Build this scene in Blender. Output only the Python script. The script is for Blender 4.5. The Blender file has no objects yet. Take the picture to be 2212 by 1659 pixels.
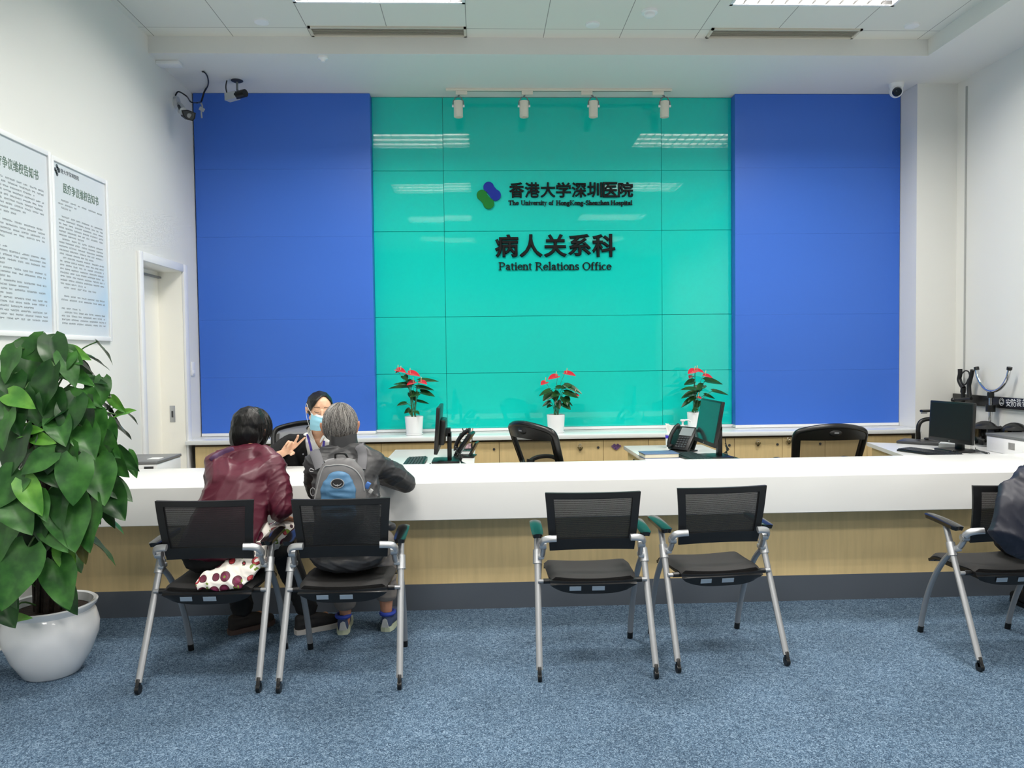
import bpy, bmesh, math, random
from mathutils import Vector, Matrix, Euler, Quaternion
random.seed(7)
S = bpy.context.scene
COL = S.collection
PI = math.pi
V = Vector

# ---------------------------------------------------------------- camera, world, lights, exposure
FPX, CAMH = 1650.0, 1.5
YAW, PIT, ROLL = math.radians(2.28), math.radians(2.03), math.radians(0.70)
fw = V((math.sin(YAW)*math.cos(PIT), math.cos(YAW)*math.cos(PIT), -math.sin(PIT)))
_r0 = V((math.cos(YAW), -math.sin(YAW), 0)); _u0 = _r0.cross(fw)
rt = _r0*math.cos(ROLL) - _u0*math.sin(ROLL); up = _u0*math.cos(ROLL) + _r0*math.sin(ROLL)
cd = bpy.data.cameras.new('camera'); cam = bpy.data.objects.new('camera', cd); COL.objects.link(cam)
cd.sensor_width = 36; cd.lens = FPX/2212*36; cd.clip_start = .05
cam.matrix_world = Matrix(((rt.x, up.x, -fw.x, 0), (rt.y, up.y, -fw.y, 0), (rt.z, up.z, -fw.z, CAMH), (0, 0, 0, 1)))
S.camera = cam
S.view_settings.view_transform = 'Standard'; S.view_settings.look = 'None'
S.view_settings.gamma = 1; S.view_settings.use_curve_mapping = False
S.view_settings.exposure = 0.0
S.cycles.use_denoising = True
S.cycles.max_bounces = 10; S.cycles.diffuse_bounces = 6; S.cycles.glossy_bounces = 4; S.cycles.transparent_max_bounces = 12
S.cycles.sample_clamp_indirect = 6
W = bpy.data.worlds.new('world'); S.world = W; W.use_nodes = True
W.node_tree.nodes['Background'].inputs[0].default_value = (.9, .95, 1, 1)
W.node_tree.nodes['Background'].inputs[1].default_value = .15
LIGHT_X = (-.68, 2.41); LIGHT_Y = (5.2, 2.75, .3, -2.1); LIGHT_W = 28.0

def at(x, y, Y):        # the point that the pixel sees at depth Y
    d = fw + rt*((x-1106)/FPX) + up*((829.5-y)/FPX)
    return V((0, 0, CAMH)) + d*(Y/d.y)
def atz(x, y, Z):
    d = fw + rt*((x-1106)/FPX) + up*((829.5-y)/FPX)
    return V((0, 0, CAMH)) + d*((Z-CAMH)/d.z)
def atx(x, y, X):
    d = fw + rt*((x-1106)/FPX) + up*((829.5-y)/FPX)
    return V((0, 0, CAMH)) + d*(X/d.x)

# ---------------------------------------------------------------- materials
MATS = {}
def srgb(r, g, b):
    f = lambda c: ((c/255+.055)/1.055)**2.4 if c > 10 else c/255/12.92
    return (f(r), f(g), f(b), 1)
def mat(name, col, rough=.5, metal=0, spec=.5, bump=None, var=None, coat=0, emit=None, trans=None, sss=None, sheen=0):
    """bump=(scale,strength,distance[,stretch])  var=(scale,amount[,stretch]) multiplies colour by soft noise"""
    if name in MATS: return MATS[name]
    m = bpy.data.materials.new(name); m.use_nodes = True; MATS[name] = m
    n, l = m.node_tree.nodes, m.node_tree.links
    b = n['Principled BSDF']
    if len(col) == 3: col = srgb(*col)
    b.inputs['Base Color'].default_value = col
    b.inputs['Roughness'].default_value = rough; b.inputs['Metallic'].default_value = metal
    b.inputs['Specular IOR Level'].default_value = spec; b.inputs['Coat Weight'].default_value = coat
    b.inputs['Coat Roughness'].default_value = .05
    if sheen: b.inputs['Sheen Weight'].default_value = sheen
    if sss: b.inputs['Subsurface Weight'].default_value = sss; b.inputs['Subsurface Radius'].default_value = (.012, .005, .003)
    def coords(stretch):
        tc = n.new('ShaderNodeTexCoord'); mp = n.new('ShaderNodeMapping')
        l.new(tc.outputs['Object'], mp.inputs[0]); mp.inputs['Scale'].default_value = stretch
        return mp.outputs[0]
    if var:
        st = var[2] if len(var) > 2 else (1, 1, 1)
        t = n.new('ShaderNodeTexNoise'); t.inputs['Scale'].default_value = var[0]; t.inputs['Detail'].default_value = 4
        l.new(coords(st), t.inputs['Vector'])
        r = n.new('ShaderNodeMapRange'); r.inputs[1].default_value = .3; r.inputs[2].default_value = .7
        r.inputs[3].default_value = 1-var[1]; r.inputs[4].default_value = 1+var[1]
        l.new(t.outputs[0], r.inputs[0])
        mx = n.new('ShaderNodeVectorMath'); mx.operation = 'SCALE'
        mx.inputs[0].default_value = col[:3]; l.new(r.outputs[0], mx.inputs['Scale'])
        l.new(mx.outputs[0], b.inputs['Base Color'])
    if bump:
        st = bump[3] if len(bump) > 3 else (1, 1, 1)
        t = n.new('ShaderNodeTexNoise'); t.inputs['Scale'].default_value = bump[0]; t.inputs['Detail'].default_value = 3
        l.new(coords(st), t.inputs['Vector'])
        bp = n.new('ShaderNodeBump'); bp.inputs['Strength'].default_value = bump[1]; bp.inputs['Distance'].default_value = bump[2]
        l.new(t.outputs[0], bp.inputs['Height']); l.new(bp.outputs[0], b.inputs['Normal'])
    if emit:
        b.inputs['Emission Color'].default_value = emit[0]; b.inputs['Emission Strength'].default_value = emit[1]
    if trans is not None:
        tr = n.new('ShaderNodeBsdfTransparent'); mx = n.new('ShaderNodeMixShader'); mx.inputs[0].default_value = trans
        l.new(b.outputs[0], mx.inputs[1]); l.new(tr.outputs[0], mx.inputs[2]); l.new(mx.outputs[0], n['Material Output'].inputs[0])
    return m

white_wall = mat('white_wall_paint', (224, 224, 220), .6)
ceil_white = mat('ceiling_paint', (226, 225, 216), .75)
counter_white = mat('white_solid_surface', (230, 230, 228), .22)
maple = mat('pale_maple_veneer', (216, 191, 140), .42, var=(6, .07, (6, 6, .5)))
kick = mat('grey_kick_laminate', (92, 98, 106), .4, metal=.3)
blue = mat('blue_painted_board', (54, 106, 204), .42, bump=(120, .05, .001))
blackp = mat('black_plastic', (15, 15, 16), .35)
blackm = mat('black_matte_plastic', (15, 15, 16), .5)
net = mat('black_chair_net', (14, 14, 15), .6)
seatfab = mat('black_seat_fabric', (31, 30, 30), .75, bump=(600, .2, .001))
silver = mat('silver_painted_steel', (158, 160, 163), .35, metal=.55)
alu = mat('polished_aluminium', (186, 188, 191), .38, metal=.8)
armpad = mat('glossy_black_arm_pad', (18, 19, 20), .16)
chrome = mat('chrome', (215, 216, 218), .12, metal=1)
wht = mat('white_plastic', (234, 235, 236), .35)
glz = mat('white_glazed_ceramic', (232, 233, 235), .12, coat=.4)
soilm = mat('dark_soil', (46, 33, 26), .95, bump=(80, 1, .01), var=(60, .4))
greyp = mat('grey_plastic', (120, 123, 126), .4)
dgrey = mat('dark_grey_plastic', (58, 60, 63), .4)
paperm = mat('white_paper', (238, 238, 234), .7)
glassblk = mat('black_glossy_shell', (8, 8, 9), .06, coat=.6)

def carpet_mat():
    m = bpy.data.materials.new('blue_speckled_carpet'); m.use_nodes = True
    n, l = m.node_tree.nodes, m.node_tree.links; b = n['Principled BSDF']
    b.inputs['Roughness'].default_value = .95; b.inputs['Specular IOR Level'].default_value = .1
    tc = n.new('ShaderNodeTexCoord')
    a = n.new('ShaderNodeTexNoise'); a.inputs['Scale'].default_value = 85; a.inputs['Detail'].default_value = 4; a.inputs['Distortion'].default_value = 2.2
    c = n.new('ShaderNodeTexNoise'); c.inputs['Scale'].default_value = 2.2; c.inputs['Detail'].default_value = 3
    r = n.new('ShaderNodeValToRGB'); e = r.color_ramp.elements
    e[0].position = .38; e[0].color = srgb(50, 66, 84); e[1].position = .62; e[1].color = srgb(121, 141, 160)
    k = e.new(.5); k.color = srgb(73, 95, 117)
    l.new(tc.outputs['Object'], a.inputs['Vector']); l.new(tc.outputs['Object'], c.inputs['Vector'])
    l.new(a.outputs[0], r.inputs[0])
    mr = n.new('ShaderNodeMapRange'); mr.inputs[1].default_value = .35; mr.inputs[2].default_value = .65; mr.inputs[3].default_value = .88; mr.inputs[4].default_value = 1.1
    l.new(c.outputs[0], mr.inputs[0])
    s = n.new('ShaderNodeVectorMath'); s.operation = 'SCALE'
    l.new(r.outputs[0], s.inputs[0]); l.new(mr.outputs[0], s.inputs['Scale']); l.new(s.outputs[0], b.inputs['Base Color'])
    bp = n.new('ShaderNodeBump'); bp.inputs['Strength'].default_value = .6; bp.inputs['Distance'].default_value = .004
    l.new(a.outputs[0], bp.inputs['Height']); l.new(bp.outputs[0], b.inputs['Normal'])
    return m
def tile_mat():
    m = mat('white_ceiling_tiles', (226, 225, 216), .8)
    n, l = m.node_tree.nodes, m.node_tree.links; b = n['Principled BSDF']
    tc = n.new('ShaderNodeTexCoord'); mp = n.new('ShaderNodeMapping'); mp.inputs['Location'].default_value = (.08, .09, 0)
    br = n.new('ShaderNodeTexBrick'); br.offset = 0; br.inputs['Scale'].default_value = 1
    br.inputs['Brick Width'].default_value = .6; br.inputs['Row Height'].default_value = .6
    br.inputs['Mortar Size'].default_value = .0035; br.inputs['Mortar Smooth'].default_value = .3
    br.inputs['Color1'].default_value = srgb(226, 225, 216); br.inputs['Color2'].default_value = srgb(223, 223, 215)
    br.inputs['Mortar'].default_value = srgb(150, 149, 142)
    l.new(tc.outputs['Object'], mp.inputs[0]); l.new(mp.outputs[0], br.inputs[0]); l.new(br.outputs[0], b.inputs['Base Color'])
    return m

# ---------------------------------------------------------------- mesh helpers
def bm_new(): return bmesh.new()
def rotm(e): return Euler(e).to_matrix().to_4x4()
def box(bm, c, s, rot=None, bev=0, seg=2, M=None):
    r = bmesh.ops.create_cube(bm, size=1)
    vs = r['verts']
    for v in vs: v.co = V((v.co.x*s[0], v.co.y*s[1], v.co.z*s[2]))
    if bev:
        es = list({e for v in vs for e in v.link_edges})
        rr = bmesh.ops.bevel(bm, geom=es, offset=bev, segments=seg, affect='EDGES', profile=.5)
        vs = list({v for f in rr['faces'] for v in f.verts} | {v for v in vs if v.is_valid})
    T = Matrix.Translation(V(c)) @ (rotm(rot) if rot else Matrix())
    if M: T = M @ T
    for v in vs: v.co = T @ v.co
    return vs
def box2(bm, a, b, bev=0, seg=2):
    return box(bm, [(a[i]+b[i])/2 for i in range(3)], [abs(b[i]-a[i]) for i in range(3)], None, bev, seg)
def spline(pts, n=6, closed=False):
    pts = [V(p) for p in pts]; out = []; L = len(pts)
    for i in range(L if closed else L-1):
        if closed: p0, p1, p2, p3 = pts[(i-1) % L], pts[i], pts[(i+1) % L], pts[(i+2) % L]
        else: p0, p1, p2, p3 = pts[max(i-1, 0)], pts[i], pts[i+1], pts[min(i+2, L-1)]
        for k in range(n):
            t = k/n
            out.append(.5*((2*p1)+(p2-p0)*t+(2*p0-5*p1+4*p2-p3)*t*t+(3*p1-p0-3*p2+p3)*t**3))
    if not closed: out.append(pts[-1])
    return out
def tube(bm, pts, r, seg=10, closed=False, cap=True, flat=None, upv=None):
    """r number or list; flat scales the second axis of the section"""
    pts = [V(p) for p in pts]; n = len(pts); rings = []
    rr = r if isinstance(r, (list, tuple)) else [r]*n
    nrm = None
    for i, p in enumerate(pts):
        if closed: t = pts[(i+1) % n]-pts[i-1]
        else: t = pts[min(i+1, n-1)]-pts[max(i-1, 0)]
        t.normalize()
        if nrm is None:
            a = V(upv) if upv else (V((0, 0, 1)) if abs(t.z) < .9 else V((0, 1, 0)))
            nrm = (a-t*a.dot(t)).normalized()
        else: nrm = (nrm-t*nrm.dot(t)).normalized()
        bi = t.cross(nrm)
        fl = flat or 1
        rings.append([bm.verts.new(p+nrm*(rr[i]*math.cos(2*PI*k/seg))+bi*(rr[i]*fl*math.sin(2*PI*k/seg))) for k in range(seg)])
    m = n if closed else n-1
    for i in range(m):
        A, B = rings[i], rings[(i+1) % n]
        for k in range(seg): bm.faces.new((A[k], A[(k+1) % seg], B[(k+1) % seg], B[k]))
    if cap and not closed:
        bm.faces.new(rings[0][::-1]); bm.faces.new(rings[-1])
def lathe(bm, prof, c=(0, 0, 0), seg=32, M=None):
    """prof list of (r, z) from bottom to top; r=0 closes"""
    rings = []; T = (M or Matrix()) ; c = V(c)
    for r, z in prof:
        if r < 1e-6: rings.append([bm.verts.new(T @ (V((0, 0, z))+c))])
        else: rings.append([bm.verts.new(T @ (V((r*math.cos(2*PI*k/seg), r*math.sin(2*PI*k/seg), z))+c)) for k in range(seg)])
    for A, B in zip(rings, rings[1:]):
        for k in range(seg):
            k2 = (k+1) % seg
            if len(A) == 1 and len(B) == 1: continue
            if len(A) == 1: bm.faces.new((A[0], B[k2], B[k]))
            elif len(B) == 1: bm.faces.new((A[k], A[k2], B[0]))
            else: bm.faces.new((A[k], A[k2], B[k2], B[k]))
def cyl(bm, p0, p1, r, seg=16): tube(bm, [p0, p1], r, seg)
def prism(bm, poly, M, depth):
    """poly of (x,y) extruded along local z by depth; M places it"""
    a = [bm.verts.new(M @ V((x, y, 0))) for x, y in poly]; b = [bm.verts.new(M @ V((x, y, depth))) for x, y in poly]
    n = len(poly); bm.faces.new(a[::-1]); bm.faces.new(b)
    for i in range(n): bm.faces.new((a[i], a[(i+1) % n], b[(i+1) % n], b[i]))
def ell(bm, c, r, rot=None, sub=3):
    q = bmesh.ops.create_icosphere(bm, subdivisions=sub, radius=1)
    T = Matrix.Translation(V(c)) @ (rotm(rot) if rot else Matrix()) @ Matrix.Diagonal((r[0], r[1], r[2], 1))
    for v in q['verts']: v.co = T @ v.co
    return q['verts']
def sheet(bm, fn, nu, nv, thick=0, closed_u=False):
    """grid fn(u,v) u,v in 0..1; thick > 0 gives it a back side"""
    P = [[V(fn(i/nu, j/nv)) for j in range(nv+1)] for i in range(nu+1)]
    A = [[bm.verts.new(p) for p in row] for row in P]
    for i in range(nu):
        for j in range(nv): bm.faces.new((A[i][j], A[i+1][j], A[i+1][j+1], A[i][j+1]))
    if thick:
        N = []
        for i in range(nu+1):
            row = []
            for j in range(nv+1):
                du = P[min(i+1, nu)][j]-P[max(i-1, 0)][j]; dv = P[i][min(j+1, nv)]-P[i][max(j-1, 0)]
                nn = du.cross(dv)
                row.append(nn.normalized() if nn.length > 1e-12 else V((0, 0, 1)))
            N.append(row)
        B = [[bm.verts.new(P[i][j]-N[i][j]*thick) for j in range(nv+1)] for i in range(nu+1)]
        for i in range(nu):
            for j in range(nv): bm.faces.new((B[i][j], B[i][j+1], B[i+1][j+1], B[i+1][j]))
        for i in range(nu):
            bm.faces.new((A[i+1][0], A[i][0], B[i][0], B[i+1][0])); bm.faces.new((A[i][nv], A[i+1][nv], B[i+1][nv], B[i][nv]))
        for j in range(nv):
            bm.faces.new((A[0][j], A[0][j+1], B[0][j+1], B[0][j])); bm.faces.new((A[nu][j+1], A[nu][j], B[nu][j], B[nu][j+1]))
def finish(bm, name, smooth=True, ang=40):
    bmesh.ops.recalc_face_normals(bm, faces=bm.faces[:])
    me = bpy.data.meshes.new(name); bm.to_mesh(me); bm.free()
    if smooth:
        for p in me.polygons: p.use_smooth = True
        me.set_sharp_from_angle(angle=math.radians(ang))
    return me
def obj(name, bm, m, parent=None, ang=40, smooth=True):
    me = finish(bm, name, smooth, ang)
    for k in (m if isinstance(m, (list, tuple)) else [m]): me.materials.append(k)
    o = bpy.data.objects.new(name, me); COL.objects.link(o)
    if parent: o.parent = parent
    return o
def tag(o, label, cat, group=None, kind=None):
    o['label'] = label; o['category'] = cat
    if group: o['group'] = group
    if kind: o['kind'] = kind
    return o
def thing(name, label, cat, loc=(0, 0, 0), rz=0, group=None):
    o = bpy.data.objects.new(name, None); COL.objects.link(o); o.location = loc; o.rotation_euler = (0, 0, rz)
    o.empty_display_size = .05
    return tag(o, label, cat, group)
def struct(name, bm, m, label=None, smooth=False):
    o = obj(name, bm, m, smooth=smooth); o['kind'] = 'structure'; o['label'] = label or name.replace('_', ' '); o['category'] = name.split('_')[0]
    return o
def dup(root, loc, rz, label, group=None):
    r = root.copy(); COL.objects.link(r); r.location = loc; r.rotation_euler = (0, 0, rz); r['label'] = label
    if group: r['group'] = group
    for ch in list(root.children):
        c = ch.copy(); COL.objects.link(c); c.parent = r
        for g in list(ch.children):
            d = g.copy(); COL.objects.link(d); d.parent = c
    return r
def plate(bm, fx, fy, fz, holes, axis):
    """flat grid with rectangular holes; axis x/y/z is the normal; fx.. = ranges, holes in the two in-plane axes"""
    (a0, a1), (b0, b1) = {'x': (fy, fz), 'y': (fx, fz), 'z': (fx, fy)}[axis]
    const = {'x': fx, 'y': fy, 'z': fz}[axis]
    A = sorted({a0, a1} | {h[0] for h in holes} | {h[1] for h in holes}); B = sorted({b0, b1} | {h[2] for h in holes} | {h[3] for h in holes})
    vs = {}
    def vert(a, b):
        if (a, b) not in vs:
            vs[(a, b)] = bm.verts.new({'x': (const, a, b), 'y': (a, const, b), 'z': (a, b, const)}[axis])
        return vs[(a, b)]
    for i in range(len(A)-1):
        for j in range(len(B)-1):
            ca, cb = (A[i]+A[i+1])/2, (B[j]+B[j+1])/2
            if any(h[0] < ca < h[1] and h[2] < cb < h[3] for h in holes): continue
            bm.faces.new((vert(A[i], B[j]), vert(A[i+1], B[j]), vert(A[i+1], B[j+1]), vert(A[i], B[j+1])))
def textbm(s, size, M, depth=.01, offset=0, align='CENTER', spacing=1, bevel=0):
    """text outlines in the built-in font, extruded, as a bmesh placed by M (local x right, y up, z out)"""
    c = bpy.data.curves.new('txt', 'FONT'); c.body = s; c.size = size; c.extrude = depth/2; c.offset = offset
    c.align_x = align; c.align_y = 'CENTER'; c.space_character = spacing; c.resolution_u = 4; c.bevel_depth = bevel; c.bevel_resolution = 0
    o = bpy.data.objects.new('txt', c); COL.objects.link(o)
    dg = bpy.context.evaluated_depsgraph_get(); me = bpy.data.meshes.new_from_object(o.evaluated_get(dg))
    bm = bmesh.new(); bm.from_mesh(me); bpy.data.objects.remove(o); bpy.data.curves.remove(c); bpy.data.meshes.remove(me)
    for v in bm.verts: v.co = M @ V((v.co.x, v.co.y, v.co.z+depth/2))
    return bm
def fit(bm, x0, x1, z0, z1):      # stretch a wall-facing lettering mesh to its measured box (x and z)
    xs = [v.co.x for v in bm.verts]; zs = [v.co.z for v in bm.verts]
    ax, bx, az, bz = min(xs), max(xs), min(zs), max(zs)
    for v in bm.verts:
        v.co.x = x0+(v.co.x-ax)/max(bx-ax, 1e-6)*(x1-x0); v.co.z = z0+(v.co.z-az)/max(bz-az, 1e-6)*(z1-z0)
    return bm
BACKM = Matrix.Rotation(PI/2, 4, 'X')                    # local x right, y up, faces -Y (towards the room)

# ---------------------------------------------------------------- the room
XL, XR, YB, YR, ZC, ZS = -2.53, 4.25, 7.10, -4.2, 4.0, 3.87
bm = bm_new(); plate(bm, (XL-1.3, XR), (YR, YB), 0, [], 'z'); struct('floor', bm, carpet_mat(), 'blue speckled carpet floor')
bm = bm_new(); plate(bm, (XL, XR), YB, (0, ZC), [], 'y'); struct('wall_back', bm, white_wall, 'white back wall behind the coloured panels')
DY0, DY1, DZ = 5.84, 6.615, 2.255
bm = bm_new(); plate(bm, XL, (YR, YB), (0, ZC), [(DY0, DY1, 0, DZ)], 'x'); struct('wall_left', bm, white_wall, 'white left wall')
bm = bm_new(); plate(bm, XR, (YR, YB), (0, ZC), [], 'x'); struct('wall_right', bm, white_wall, 'white right wall')
bm = bm_new(); plate(bm, (XL, XR), YR, (0, ZC), [], 'y'); struct('wall_rear', bm, mat('grey_wall_paint', (150, 152, 152), .6), 'grey wall behind the camera')
bm = bm_new(); box2(bm, (3.885, 6.69, 0), (XR, YB, ZC)); struct('wall_column', bm, white_wall, 'white column in the right back corner')
holes = [(x-.6, x+.6, y-.3, y+.3) for x in LIGHT_X for y in LIGHT_Y]
bm = bm_new(); plate(bm, (XL, XR), (YR, YB), ZC, holes, 'z'); struct('ceiling', bm, tile_mat(), 'white tiled ceiling')
bm = bm_new(); box2(bm, (XL, 6.07, ZS), (XR, YB, ZC)); struct('trim_1', bm, white_wall, 'dropped white soffit along the back wall')
bm = bm_new(); box2(bm, (3.61, YR, ZS), (XR, 6.07, ZC)); struct('trim_2', bm, white_wall, 'dropped white soffit along the right wall')
bm = bm_new(); box2(bm, (XR-.012, 6.55, 1.12), (XR, 6.562, 3.8)); struct('trim_3', bm, mat('grey_joint', (170, 172, 170), .6), 'thin vertical joint on the right wall')

# doorway in the left wall: jambs, a recessed leaf and its casing
cream = mat('cream_door_paint', (251, 249, 240), .45)
bm = bm_new()
DX = XL-.20
box2(bm, (DX, DY1, 0), (XL, DY1+.05, DZ+.05)); box2(bm, (DX, DY0-.05, 0), (XL, DY0, DZ+.05)); box2(bm, (DX, DY0, DZ), (XL, DY1, DZ+.05))
d = struct('door_1', bm, cream, 'recessed cream doorway in the left wall')
bm = bm_new(); box2(bm, (DX-.04, DY0-.05, 0.004), (DX, DY1+.03, DZ+.05)); obj('door_leaf', bm, cream, d)
bm = bm_new(); box2(bm, (DX, DY0, DZ-.055), (DX+.03, DY1, DZ-.04)); obj('sliding_rail', bm, greyp, d)
bm = bm_new(); box2(bm, (DX+.07, DY1-.004, .98), (DX+.115, DY1, 1.12), .002); h = obj('lock_plate', bm, alu, d)
bm = bm_new(); box2(bm, (DX+.085, DY1-.006, 1.02), (DX+.1, DY1-.003, 1.075)); obj('lock_slot', bm, dgrey, h)
bm = bm_new(); w = .065
box2(bm, (XL, DY0-w, 0), (XL+.02, DY0, DZ+w), .004); box2(bm, (XL, DY1, 0), (XL+.02, DY1+w+.02, DZ+w), .004); box2(bm, (XL, DY0, DZ), (XL+.02, DY1, DZ+w), .004)
obj('door_casing', bm, wht, d)
bm = bm_new(); box(bm, (XL+.006, 6.80, 1.43), (.012, .075, .12), bev=.004)
sw = tag(obj('light_switch', bm, wht), 'white light switch on the left wall beside the doorway', 'switch')
bm = bm_new(); box(bm, (XL+.013, 6.80, 1.40), (.008, .05, .03), bev=.002); obj('rocker', bm, wht, sw)

# blue wall boards and the back-painted glass between them
SEAMS = [.845, 1.345, 1.86, 2.60, 3.20, 3.868]
for x0, x1, side in ((XL+.012, -.965, 'left'), (2.34, 3.88, 'right')):
    bm = bm_new()
    for a, b in zip(SEAMS, SEAMS[1:]): box2(bm, (x0, 6.955, a), (x1, YB-.002, b-.0004), .0005, 1)
    t = tag(obj('blue_wall_panel', bm, blue), 'tall matt blue wall panel to the %s of the green glass' % side, 'wall panel', 'blue wall panels')
    bm = bm_new(); box2(bm, (x0, 6.95, .82), (x1, YB-.002, .845)); obj('base_strip', bm, wht, t)
teal = mat('teal_back_painted_glass', (16, 198, 186), .025, spec=.62)
g = thing('glass_panel', 'glossy teal green glass wall cladding carrying the hospital lettering', 'wall panel', (.69, 7.06, .83))
GX = [-.965, -.322, 1.0, 1.685, 2.34]; GX = [-.965, -.322, 1.685, 2.34]
GZ = [.845, 1.355, 1.875, 2.655, 3.205, 3.868]
for i in range(3):
    for j in range(5):
        bm = bm_new(); box2(bm, (GX[i]+.0015, 7.055, GZ[j]+.0015), (GX[i+1]-.0015, 7.07, GZ[j+1]-.0015), .001, 1)
        c = V(((GX[i]+GX[i+1])/2, 7.06, (GZ[j]+GZ[j+1])/2))
        R = Matrix.Translation(c) @ rotm((random.uniform(-.0016, .0016), 0, random.uniform(-.002, .002))) @ Matrix.Translation(-c)
        for v in bm.verts: v.co = R @ v.co
        o = obj('glass_pane', bm, teal); o.parent = g; o.matrix_parent_inverse = Matrix.Translation(-V((.69, 7.06, .83)))
bm = bm_new(); box2(bm, (-.965, 7.05, .82), (2.34, 7.095, .845)); o = obj('base_strip', bm, wht); o.parent = g; o.matrix_parent_inverse = Matrix.Translation(-V((.69, 7.06, .83)))
bm = bm_new(); box2(bm, (-.965, 7.072, .84), (2.34, 7.08, 3.868)); o = obj('backing_board', bm, mat('dark_teal_backing', (4, 96, 86), .6)); o.parent = g; o.matrix_parent_inverse = Matrix.Translation(-V((.69, 7.06, .83)))

# ---------------------------------------------------------------- ceiling fittings
tube_m = mat('lit_tube', (255, 255, 255), .5, emit=((1, .99, .96, 1), 7.0))
louv = mat('shade_painted_louvre', (42, 42, 42), .35)  # lower baffles coloured dark to imitate gaps between the mirrored bright strips
names = {(-.68, 5.2): 'left of the two lit troffers nearest the back wall', (2.41, 5.2): 'right of the two lit troffers nearest the back wall'}
def troffer(x, y, label):
    t = thing('ceiling_light', label, 'ceiling light', (x, y, ZC), group='recessed ceiling lights')
    bm = bm_new(); a, b, h = .6, .3, .09
    for s in (-1, 1):
        box2(bm, (s*a, -b, 0), (s*(a-.004), b, h)); box2(bm, (-a, s*b, 0), (a, s*(b-.004), h))
    box2(bm, (-a, -b, h), (a, b, h+.004)); obj('housing', bm, wht, t)
    bm = bm_new()
    for s in (-1, 1):
        box2(bm, (s*a, -b, -.004), (s*(a-.022), b, .004)); box2(bm, (-a, s*b, -.004), (a, s*(b-.022), .004))
    obj('frame', bm, wht, t)
    for k in (-1, 0, 1):
        bm = bm_new(); cyl(bm, (-.55, k*.185, .07), (.55, k*.185, .07), .013, 10); obj('light_tube', bm, tube_m, t)
    bm = bm_new()
    for k in (-1.5, -.5, .5, 1.5): box(bm, (0, k*.185, .048), (1.16, .005, .034))
    obj('reflector', bm, wht, t)
    bm = bm_new()
    for k in (-1.5, -.5, .5, 1.5): box(bm, (0, k*.185, .017), (1.16, .005, .028))
    for i in range(-5, 6): box(bm, (i*.1, 0, .009), (.003, .555, .014))
    obj('louvre', bm, louv, t)
    for k in (-1, 0, 1):
        L = bpy.data.lights.new('troffer_lamp', 'AREA'); L.shape = 'RECTANGLE'; L.size = 1.1; L.size_y = .09
        L.energy = LIGHT_W; L.color = (1, .955, .89)
        lo = bpy.data.objects.new('lamp_glow', L); COL.objects.link(lo); lo.location = (0, k*.185, .052); lo.parent = t
for x in LIGHT_X:
    for y in LIGHT_Y:
        s = 'left' if x < 0 else 'right'
        troffer(x, y, 'lit recessed ceiling light, %s one %s' % (s, {5.2: 'nearest the glass wall', 2.75: 'above the waiting chairs', .3: 'above the camera', -2.1: 'at the rear of the room'}[y]))
for i, (px, py, lab) in enumerate(((565, 46, 'round white ceiling speaker left of the lights'), (1280, 52, 'round white ceiling speaker between the two lights'), (1970, 54, 'round white ceiling speaker at the right soffit'))):
    p = atz(px, py, ZC); bm = bm_new(); lathe(bm, [(0, -.014), (.045, -.014), (.052, -.011), (.055, 0), (0, 0)], p, 28)
    o = tag(obj('ceiling_speaker', bm, wht), lab, 'speaker', 'round ceiling speakers')
p = atz(1403, 24, ZC); bm = bm_new(); lathe(bm, [(0, -.045), (.025, -.045), (.038, -.035), (.04, -.02), (.058, -.016), (.06, 0), (0, 0)], p, 28)
sd = tag(obj('smoke_detector', bm, wht), 'white domed smoke detector on the ceiling between the lights', 'smoke detector')
p = atz(698, 124, ZS); bm = bm_new(); lathe(bm, [(0, -.035), (.012, -.034), (.02, -.022), (.04, -.012), (.042, 0), (0, 0)], p, 24)
tag(obj('smoke_detector', bm, wht), 'small white detector on the lower soffit near the left blue panel', 'smoke detector')
bm = bm_new(); box(bm, (XL+.09, 6.25, 3.855), (.18, .09, .03), bev=.006)
tag(obj('alarm_unit', bm, wht), 'small white box under the soffit at the left wall', 'alarm box')
ventm = mat('beige_vent', (205, 200, 186), .6)
for x0, x1, lab in ((-1.27, -.08, 'left'), (1.80, 2.98, 'right')):
    t = thing('air_vent', 'long beige air vent in the ceiling in front of the %s light' % lab, 'air vent', ((x0+x1)/2, 5.96, ZC), group='linear ceiling vents')
    L = (x1-x0)/2
    bm = bm_new()
    for s in (-1, 1): box(bm, (0, s*.075, -.006), (2*L, .02, .012)); box(bm, (s*(L-.01), 0, -.006), (.02, .17, .012))
    obj('vent_frame', bm, ventm, t)
    bm = bm_new()
    for k in range(7): box(bm, (0, -.055+k*.018, -.004), (2*L-.04, .016, .002), rot=(.6, 0, 0))
    obj('vent_slats', bm, ventm, t)
    bm = bm_new(); box(bm, (0, 0, .0), (2*L-.03, .14, .002)); obj('vent_backing', bm, mat('vent_dark', (150, 147, 138), .8), t)

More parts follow.
